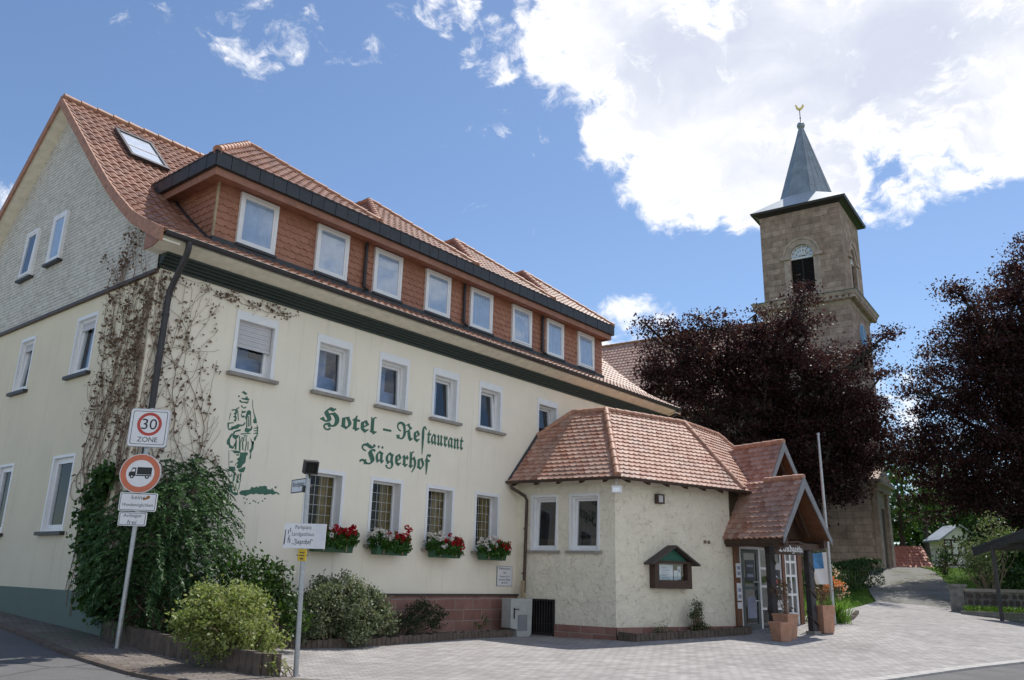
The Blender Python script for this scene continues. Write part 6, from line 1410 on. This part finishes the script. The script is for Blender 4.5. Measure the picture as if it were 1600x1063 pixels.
# hanging poster board in the porch
t = thing('poster_board', F2.p(4.50, 1.15, -.1), 'grey framed dark poster with a pale ring hanging beside the porch post', 'poster')
m = MB(); m.prism(F2, [(4.66, -.55), (5.16, -.55), (5.16, .58), (4.66, .46)], .62, .65); m.build('board', M['shutter'], t)
m = MB(); m.box(F2, 4.70, 5.10, .65, .655, -.38, .38); m.build('poster', M['poster'], t)
m = MB(); annulus(m, F2, 4.90, .08, .125, .15, .657); put_text(m, F2, 'RESTAURANT', 4.9, -.26, width=.30, b=.657); m.build('poster_print', M['paper'], t)
m = MB(); 
for a in (0, 120, 240): annulus(m, Fr(F2.p(4.90+.055*math.cos(rad(a)), .657, .08+.055*math.sin(rad(a))), F2.u, F2.n), 0, 0, .018, .045, .0, 16)
m.build('poster_emblem', M['signred'], t)
m = MB(); m.tube([F2.p(4.70, .63, .47), F2.p(4.70, .63, .98)], .006, 5); m.tube([F2.p(5.12, .63, .56), F2.p(5.12, .63, .98)], .006, 5); m.build('hanger', M['gutter'], t)
t = thing('leaflet_rack', F2.p(4.14, .09, -.4), 'narrow white rack of leaflets on the brown timber left of the door', 'rack')
m = MB(); 
for z0, z1 in ((.16, .52), (-.42, .02), (-.62, -.46)): m.box(F2, 4.07, 4.22, .072, .10, z0, z1)
m.build('holder', M['paper'], t)
m = MB()
for z0 in (.22, .36, -.36, -.2): m.box(F2, 4.09, 4.20, .101, .106, z0, z0+.09)
m.build('leaflets', M['greypaper'], t)
# flagpole with a small banner
fp = at(1304, 978, 0); fpz = -1.05; r_ = ray(1304, 978); fp = CAM+r_*(fpz/r_[2]); g = gz1(fp[0], fp[1])+.05
n_ = fp-CAM; n_[2] = 0; n_ /= np.linalg.norm(n_); r_ = ray(1278.5, 680); ft = CAM+r_*((fp-CAM)@n_)/(r_@n_)
t = thing('flagpole', (fp[0], fp[1], g), 'tall bare aluminium flagpole right of the porch', 'flagpole')
m = MB(); m.tube([(fp[0], fp[1], g-.05), fp*.55+ft*.45, ft], [.055, .048, .03], 12); m.build('pole', M['steel'], t)
m = MB(); m.tube([ft, ft+np.array([0, 0, .06])], [.045, .04], 10); m.build('cap', M['steel'], t)
q0 = fp+(ft-fp)*.36
m = MB(); un = np.array([-n_[1], n_[0], 0]); fb = Fr(q0, un, -n_); P = []
for i in range(9):
    for j in range(9):
        a = .04+.50*i/8*(1-.30*j/8); P.append(fb.p(a, .05*math.sin(i*.9+j*.35)*(i/8), -.88*j/8*(1-.06*i/8)+.06*(1-i/8)))
ban = None
m.add(P, [(9*i+j, 9*i+9+j, 9*i+10+j, 9*i+j+1) for i in range(8) for j in range(8)], smooth=True)
ban = m.build('banner', M['signwhite'], loc=q0, label='small white banner with a blue picture tied to the flagpole', cat='banner')
m = MB(); P = []
for i in range(2, 8):
    for j in range(0, 5):
        a = .04+.50*i/8*(1-.30*j/8); P.append(fb.p(a, .05*math.sin(i*.9+j*.35)*(i/8)+.012, -.88*j/8*(1-.06*i/8)+.06*(1-i/8)))
m.add(P, [(5*i+j, 5*i+5+j, 5*i+6+j, 5*i+j+1) for i in range(5) for j in range(4)], smooth=True); m.build('banner_print', M['blue'], ban)
# lilies and shrubs behind the planters
def lily(x, y, n, L_, label, name='day_lily', flowers='orangeflower', nf=6):
    z = gz1(x, y)+.02; t = thing(name, (x, y, z), label, 'plant', 'day lilies beside the porch'); V = []; Fc = []; k0 = 0
    for q in range(n):
        a = rng.uniform(0, 2*math.pi); l = L_*rng.uniform(.6, 1.15); w = rng.uniform(.010, .018); e = rng.uniform(.5, 1.0); bx_, by_ = x+rng.normal(0, .12), y+rng.normal(0, .12); side = np.array([-math.sin(a), math.cos(a), 0])
        for k in range(6):
            s_ = k/5; p = np.array([bx_+math.cos(a)*l*e*s_*.75, by_+math.sin(a)*l*e*s_*.75, z+l*(s_-.62*e*s_*s_)*1.25]); ww = w*(1-s_**2)+.001; V += [p-side*ww, p+side*ww]
        Fc += [(k0+2*k, k0+2*k+1, k0+2*k+3, k0+2*k+2) for k in range(5)]; k0 += 12
    m = MB(); m.add(V, Fc); m.build('blades', M['lily'], t)
    m = MB(); Q = []
    for q in range(nf):
        p = np.array([x+rng.normal(0, .2), y+rng.normal(0, .2), z+L_*rng.uniform(.95, 1.35)]); m.tube([(x+rng.normal(0, .05), y, z), p], .006, 5); Q.append(p+rng.normal(size=(16, 3))*.035)
    m.build('stalks', M['twig'], t)
    leaves_mesh('flowers', np.concatenate(Q), .07, M[flowers], rng, t, aspect=.6)
LB_ = ['leftmost clump of day lilies, behind the large planter', 'clump of day lilies between the large planter and the flagpole', 'clump of day lilies just left of the flagpole foot', 'clump of day lilies right of the flagpole']
for (px, py, z), lb in zip(((1282, 955, -1.0), (1292, 945, -.95), (1300, 955, -1.0), (1311, 958, -1.0)), LB_):
    r_ = ray(px, py); p = CAM+r_*(23.3/(r_@RC[2])); lily(p[0], p[1], 90, .95, lb)
def pl_at(px, py, d): return at(px, py, d)
rng = np.random.default_rng(8)
p = at(1285, 900, 25); shrub('rose_bush', (p[0], p[1]), [lob(1283,880,16,25),lob(1272,860,14,25),lob(1296,905,16,25),lob(1280,915,20,25),lob(1312,900,12,25),lob(1268,900,14,25)], 'leafy green rose bush behind the planters and lilies', 'darkbush', rng, .09, 26, .18, shell=.3)
for px, py in ((1318,918),(1322,926),(1314,933),(1303,890),(1308,896),(1278,872),(1287,868)):
    leaves_mesh('rose_bloom', at(px, py, 24.6)+rng.normal(size=(14, 3))*.05, .07, M['pinkflower'], rng, bpy.data.objects['rose_bush'], aspect=.9)
pb = [at(1258, 968, 23.6), at(1326, 966, 23.6)]
edging('bed_edging', [(a[0], a[1]) for a in (at(1296, 978, 22.9), at(1318, 972, 23.4), at(1330, 955, 25.5), at(1338, 940, 29))], 'dark stone edging round the lily bed by the flagpole', .10, .12, .3, .04)
# hedge beside the church and along the lawn
def hedge(name, p0, p1, h, w, label, mat='hedge', leaf=.12, n=3200):
    L_ = math.hypot(p1[0]-p0[0], p1[1]-p0[1]); u_ = np.array([(p1[0]-p0[0])/L_, (p1[1]-p0[1])/L_]); C = np.empty((n, 3)); a = rng.uniform(0, L_, n); k = rng.random(n)
    b_ = np.where(k < .35, rng.choice([-1, 1], n)*w/2*rng.uniform(.85, 1.05, n), rng.uniform(-w/2, w/2, n)); c = np.where(k < .35, rng.uniform(.05, h, n), np.where(k < .75, h*rng.uniform(.93, 1.04, n), rng.uniform(.05, h, n)))
    C[:, 0] = p0[0]+u_[0]*a-u_[1]*b_; C[:, 1] = p0[1]+u_[1]*a+u_[0]*b_; C[:, 2] = gz(C[:, 0], C[:, 1])+c+.03*np.sin(a*3)
    z = gz1(*p0[:2]); t = thing(name, (p0[0], p0[1], z), label, 'hedge'); leaves_mesh('foliage', C, leaf, M[mat], rng, t, aspect=.7)
    m = MB(); 
    for q in range(int(L_/.5)): x, y = p0[0]+u_[0]*q*.5, p0[1]+u_[1]*q*.5; m.tube([(x, y, gz1(x, y)-.05), (x+rng.normal(0, .1), y, gz1(x, y)+h*.8)], .02, 5)
    m.build('stems', M['stem'], t)
a, b_ = at(1305, 885, 38), at(1364, 884, 43); hedge('clipped_hedge', a[:2], b_[:2], 1.25, 1.1, 'clipped dark green hedge below the church tower')

# ---------------------------------------------------------------- right edge: wall, shelter, shed, house
rng = np.random.default_rng(15)
pp = at(1500, 953, 33); pz = gz1(pp[0], pp[1]); w0 = np.array([pp[0], pp[1]]); w1 = np.array([31.6, -10.6]); wu = (w1-w0)/np.linalg.norm(w1-w0); WL = 9.0
fwl = Fr((w0[0], w0[1], 0), (wu[0], wu[1], 0), (wu[1], -wu[0], 0)) if (np.array([wu[1], -wu[0]])@(CAM[:2]-w0)) > 0 else Fr((w0[0], w0[1], 0), (wu[0], wu[1], 0), (-wu[1], wu[0], 0))
t = thing('stone_wall', (w0[0], w0[1], pz), 'low wall of dark field stones in pale mortar with a square grey pillar at its end', 'wall')
m = MB(); m.prism(Fr((pp[0], pp[1], 0), (fwl.u), fwl.w, fwl.n), [(-.26, -.26), (.26, -.26), (.26, .26), (-.26, .26)], pz-.3, pz+1.0); m.prism(Fr((pp[0], pp[1], 0), fwl.u, fwl.w, fwl.n), [(-.30, -.30), (.30, -.30), (.30, .30), (-.30, .30)], pz+1.0, pz+1.10); m.build('pillar', M['stonewall'], t)
m = MB(); zt_ = lambda a: gz1(*(w0+wu*a))
nw = 24
for q in range(nw):
    a0, a1 = .26+WL*q/nw, .26+WL*(q+1)/nw; m.box(fwl, a0, a1, -.2, .14, pz-.4, pz+.82)
m.build('mortar_core', M['stonewall'], t)
m = MB(); m.box(fwl, .26, WL+.26, -.26, .22, pz+.82, pz+.94); m.build('coping', M['sill'], t)
m = MB(); a = .42
rows_ = [(.10, .26), (.38, .24), (.62, .22)]
for zc, h_ in rows_:
    a = .40+rng.random()*.15
    while a < WL:
        wd = rng.uniform(.16, .34); n = 7; ph = rng.random()*6
        m.prism(fwl, [(a+wd*.44*math.cos(2*math.pi*k/n+ph)*rng.uniform(.85, 1.1), pz+zc+.04+h_*.46*math.sin(2*math.pi*k/n+ph)*rng.uniform(.85, 1.1)) for k in range(n)], .10, .165+rng.random()*.025); a += wd+.04
m.build('field_stones', M['capstone'], t)
m = MB(); m.box(fwl, .30, WL, .95, 1.25, pz-.9, pz+.10); bw = m.build('brick_retaining_edge', M['pathpaving'], loc=(w0[0], w0[1], pz-.5), label='low mossy brick edge holding the grass strip before the stone wall', cat='wall')
sheet('grass_strip', [tuple(fwl.p(.3, .14, 0)[:2]), tuple(fwl.p(.3, 1.1, 0)[:2]), tuple(fwl.p(WL, 1.1, 0)[:2]), tuple(fwl.p(WL, .14, 0)[:2])], .0, M['ground'], .4, kind='structure')
gs_ = bpy.data.objects['grass_strip']
for v in gs_.data.vertices: v.co.z = pz+.10
C = np.array([fwl.p(rng.uniform(.35, WL), rng.uniform(.16, 1.2), pz+.10+rng.uniform(0, .17)) for _ in range(5200)])
leaves_mesh('grass_tufts', C, .16, M['grass'], rng, None, (w0[0], w0[1], pz), kind='stuff', aspect=.16, direction=np.array([0, 0, 1.0]))
# lawn grass either side of the path
def lawn(poly, n, hgt, name):
    P = np.array(poly); lo, hi = P.min(0), P.max(0); q = rng.uniform(lo, hi, (n*3, 2)); ins = np.zeros(len(q), bool)
    for i in range(len(P)):
        (x0, y0), (x1, y1) = P[i-1], P[i]; c = ((y0 > q[:, 1]) != (y1 > q[:, 1])) & (q[:, 0] < (x1-x0)*(q[:, 1]-y0)/(y1-y0+1e-12)+x0); ins ^= c
    q = q[ins][:n]; C = np.column_stack([q, gz(q[:, 0], q[:, 1])+rng.uniform(.0, hgt, len(q))])
    leaves_mesh(name, C, .13, M['grass'], rng, None, (P[0][0], P[0][1], gz1(*P[0])), kind='stuff', aspect=.14, direction=np.array([0, 0, 1.0]))
lawn([(19, -3.3), (31, -2.55), (41.2, 1.05), (53, 3.3), (44, 5), (30, 3), (20, 0)], 26000, .10, 'lawn_grass')
lawn([(33.2, -5.4), (39, -3.8), (44.6, -2.1), (54, 1.2), (56, -6), (40, -10), (33, -8)], 16000, .16, 'lawn_grass')
p = at(1543, 880, 34.5)
shrub('willow_shrub', (p[0], p[1]), [lob(1540,850,30,34.5),lob(1520,865,22,34.5),lob(1565,850,24,34.5),lob(1545,825,16,34.5),lob(1535,885,28,34.5),lob(1572,830,12,34.5),lob(1515,890,18,34.5),lob(1550,812,9,34.5)], 'pale olive shrub with upright twigs beside the grey shelter', 'olive', rng, .13, 26, .30, shell=.3, droop=-.5, dens=1.2, aspect=.35)
p = at(1474, 880, 47)
shrub('wild_shrub', (p[0], p[1]), [lob(1474,872,15,47),lob(1466,884,12,47),lob(1486,880,14,47),lob(1478,858,9,47)], 'leafy green shrub on the bank in front of the half timbered house', 'darkbush', rng, .14, 24, .3, shell=.3)
# open shelter with a sloping roof
t = thing('shelter', (28.9, -7.6, -.9), 'open grey shelter with a sloping roof at the right edge of the picture', 'shelter')
s0 = at(1518, 858, 31.5); s1 = at(1640, 814, 26.5); su = s1-s0; sd_ = np.array([su[1], -su[0], 0]); sd_ /= np.linalg.norm(sd_); sd_ = sd_ if sd_@(np.array([40, -8, 0])-s0) > 0 else -sd_
m = MB(); n3 = np.array([0, 0, 1.0]); 
def slab(mb, o, e1, e2, t0, t1): mb.add([o+e1*a+e2*b_+n3*z for z in (t0, t1) for b_ in (0, 1) for a in (0, 1)], [(0, 1, 3, 2), (4, 6, 7, 5), (0, 4, 5, 1), (2, 3, 7, 6), (0, 2, 6, 4), (1, 5, 7, 3)])
slab(m, s0, su, sd_*4.2, -.03, .05); m.build('roof', M['fascia'], t)
m = MB(); slab(m, s0+sd_*.03, su, sd_*.06, -.26, -.032); slab(m, s0+sd_*4.0, su, sd_*.06, -.26, -.032)
for k in (.25, .5, .75): slab(m, s0+su*k+sd_*.1, su*.012, sd_*3.9, -.17, -.035)
m.build('rafters', M['gutter'], t)
for k, d_ in ((.27, .06), (.95, .06), (.27, 4.0), (.95, 4.0)):
    m = MB(); o = s0+su*k+sd_*d_; m.tube([(o[0], o[1], gz1(o[0], o[1])-.1), (o[0], o[1], o[2]-.1)], .07, 8); m.build('post', M['gutter'], t)
hedge('shelter_hedge', at(1535, 910, 36)[:2], at(1680, 925, 33)[:2], 1.5, 1.4, 'dark hedge behind the shelter and the stone wall', 'hedge', .15, 3600)
# shed with a red roof, half timbered house
sc_ = at(1438, 882, 58); su_ = np.array([.80, -.60, 0]); sn_ = np.array([-.60, -.80, 0]); sg_ = gz1(sc_[0], sc_[1])
t = thing('shed', (sc_[0], sc_[1], sg_), 'small shed with a bright red tile roof beyond the church steps', 'shed')
fsd = Fr((sc_[0], sc_[1], sg_), sn_*1.0, su_)
zr, ze2 = 3.05-sg_, 1.55-sg_
# ridge runs towards the left of the picture, its gable end faces right
rv = np.array([-.52, .855, 0]); gv = np.array([.855, .52, 0])
o = np.array([sc_[0], sc_[1], 0]); 
m = MB(); m.add([o+gv*a+np.array([0, 0, z]) for a, z in ((-1.6, sg_-.4), (1.6, sg_-.4), (1.6, 1.6), (0, 2.75), (-1.6, 1.6))]+[o+rv*4.4+gv*a+np.array([0, 0, z]) for a, z in ((-1.6, sg_-.4), (1.6, sg_-.4), (1.6, 1.6), (0, 2.75), (-1.6, 1.6))], [(0, 1, 2, 3, 4), (9, 8, 7, 6, 5), (0, 4, 9, 5), (1, 6, 7, 2)]); m.build('walls', M['wood'], t)
m = MB()
for s_ in (-1, 1): tri_plane(m, o-rv*.25+gv*1.95*s_+np.array([0, 0, 1.36]), o+rv*4.7+gv*1.95*s_+np.array([0, 0, 1.36]), o-rv*.25+np.array([0, 0, 2.86]), o+rv*4.7+np.array([0, 0, 2.86]), .30, .34, flip=gv*s_+n3, kind='pan', lip=.03, amp=.05)
m.build('roof', M['shedtile'], t)
hc = at(1500, 886, 62); hg = gz1(hc[0], hc[1]); hu = RC[0].copy(); hu[2] = 0; hu /= np.linalg.norm(hu); hn = -np.array([-hu[1], hu[0], 0]); hn = hn if hn@(CAM-hc) > 0 else -hn
fh = Fr((hc[0], hc[1], 0), hu, hn)
t = thing('half_timbered_house', (hc[0], hc[1], hg), 'little white half timbered house under the right beech', 'house')
m = MB(); m.prism(fh, [(-1.0, hg-.4), (1.5, hg-.4), (1.5, 3.7), (.25, 4.6), (-1.0, 3.7)], -2.2, 0); m.build('wall', M['signwhite'], t)
m = MB()
for a in (-.94, -.45, .6, 1.44): m.box(fh, a-.07, a+.07, 0, .03, hg, 3.65)
for z in (hg+.1, 2.5, 3.6): m.box(fh, -1.0, 1.5, .0, .028, z-.06, z+.06)
m.prism(fh, [(-.40, hg+.1), (-.26, hg+.1), (.56, 3.6), (.44, 3.6)], .0, .026); m.build('timbers', M['wood'], t)
m = MB()
for s_ in (-1, 1): m.prism(fh, [(.25, 4.66), (.25+s_*1.75, 3.48), (.25+s_*1.75, 3.60), (.25, 4.78)][::s_], -2.3, .3)
m.build('roof', M['zinc'], t)
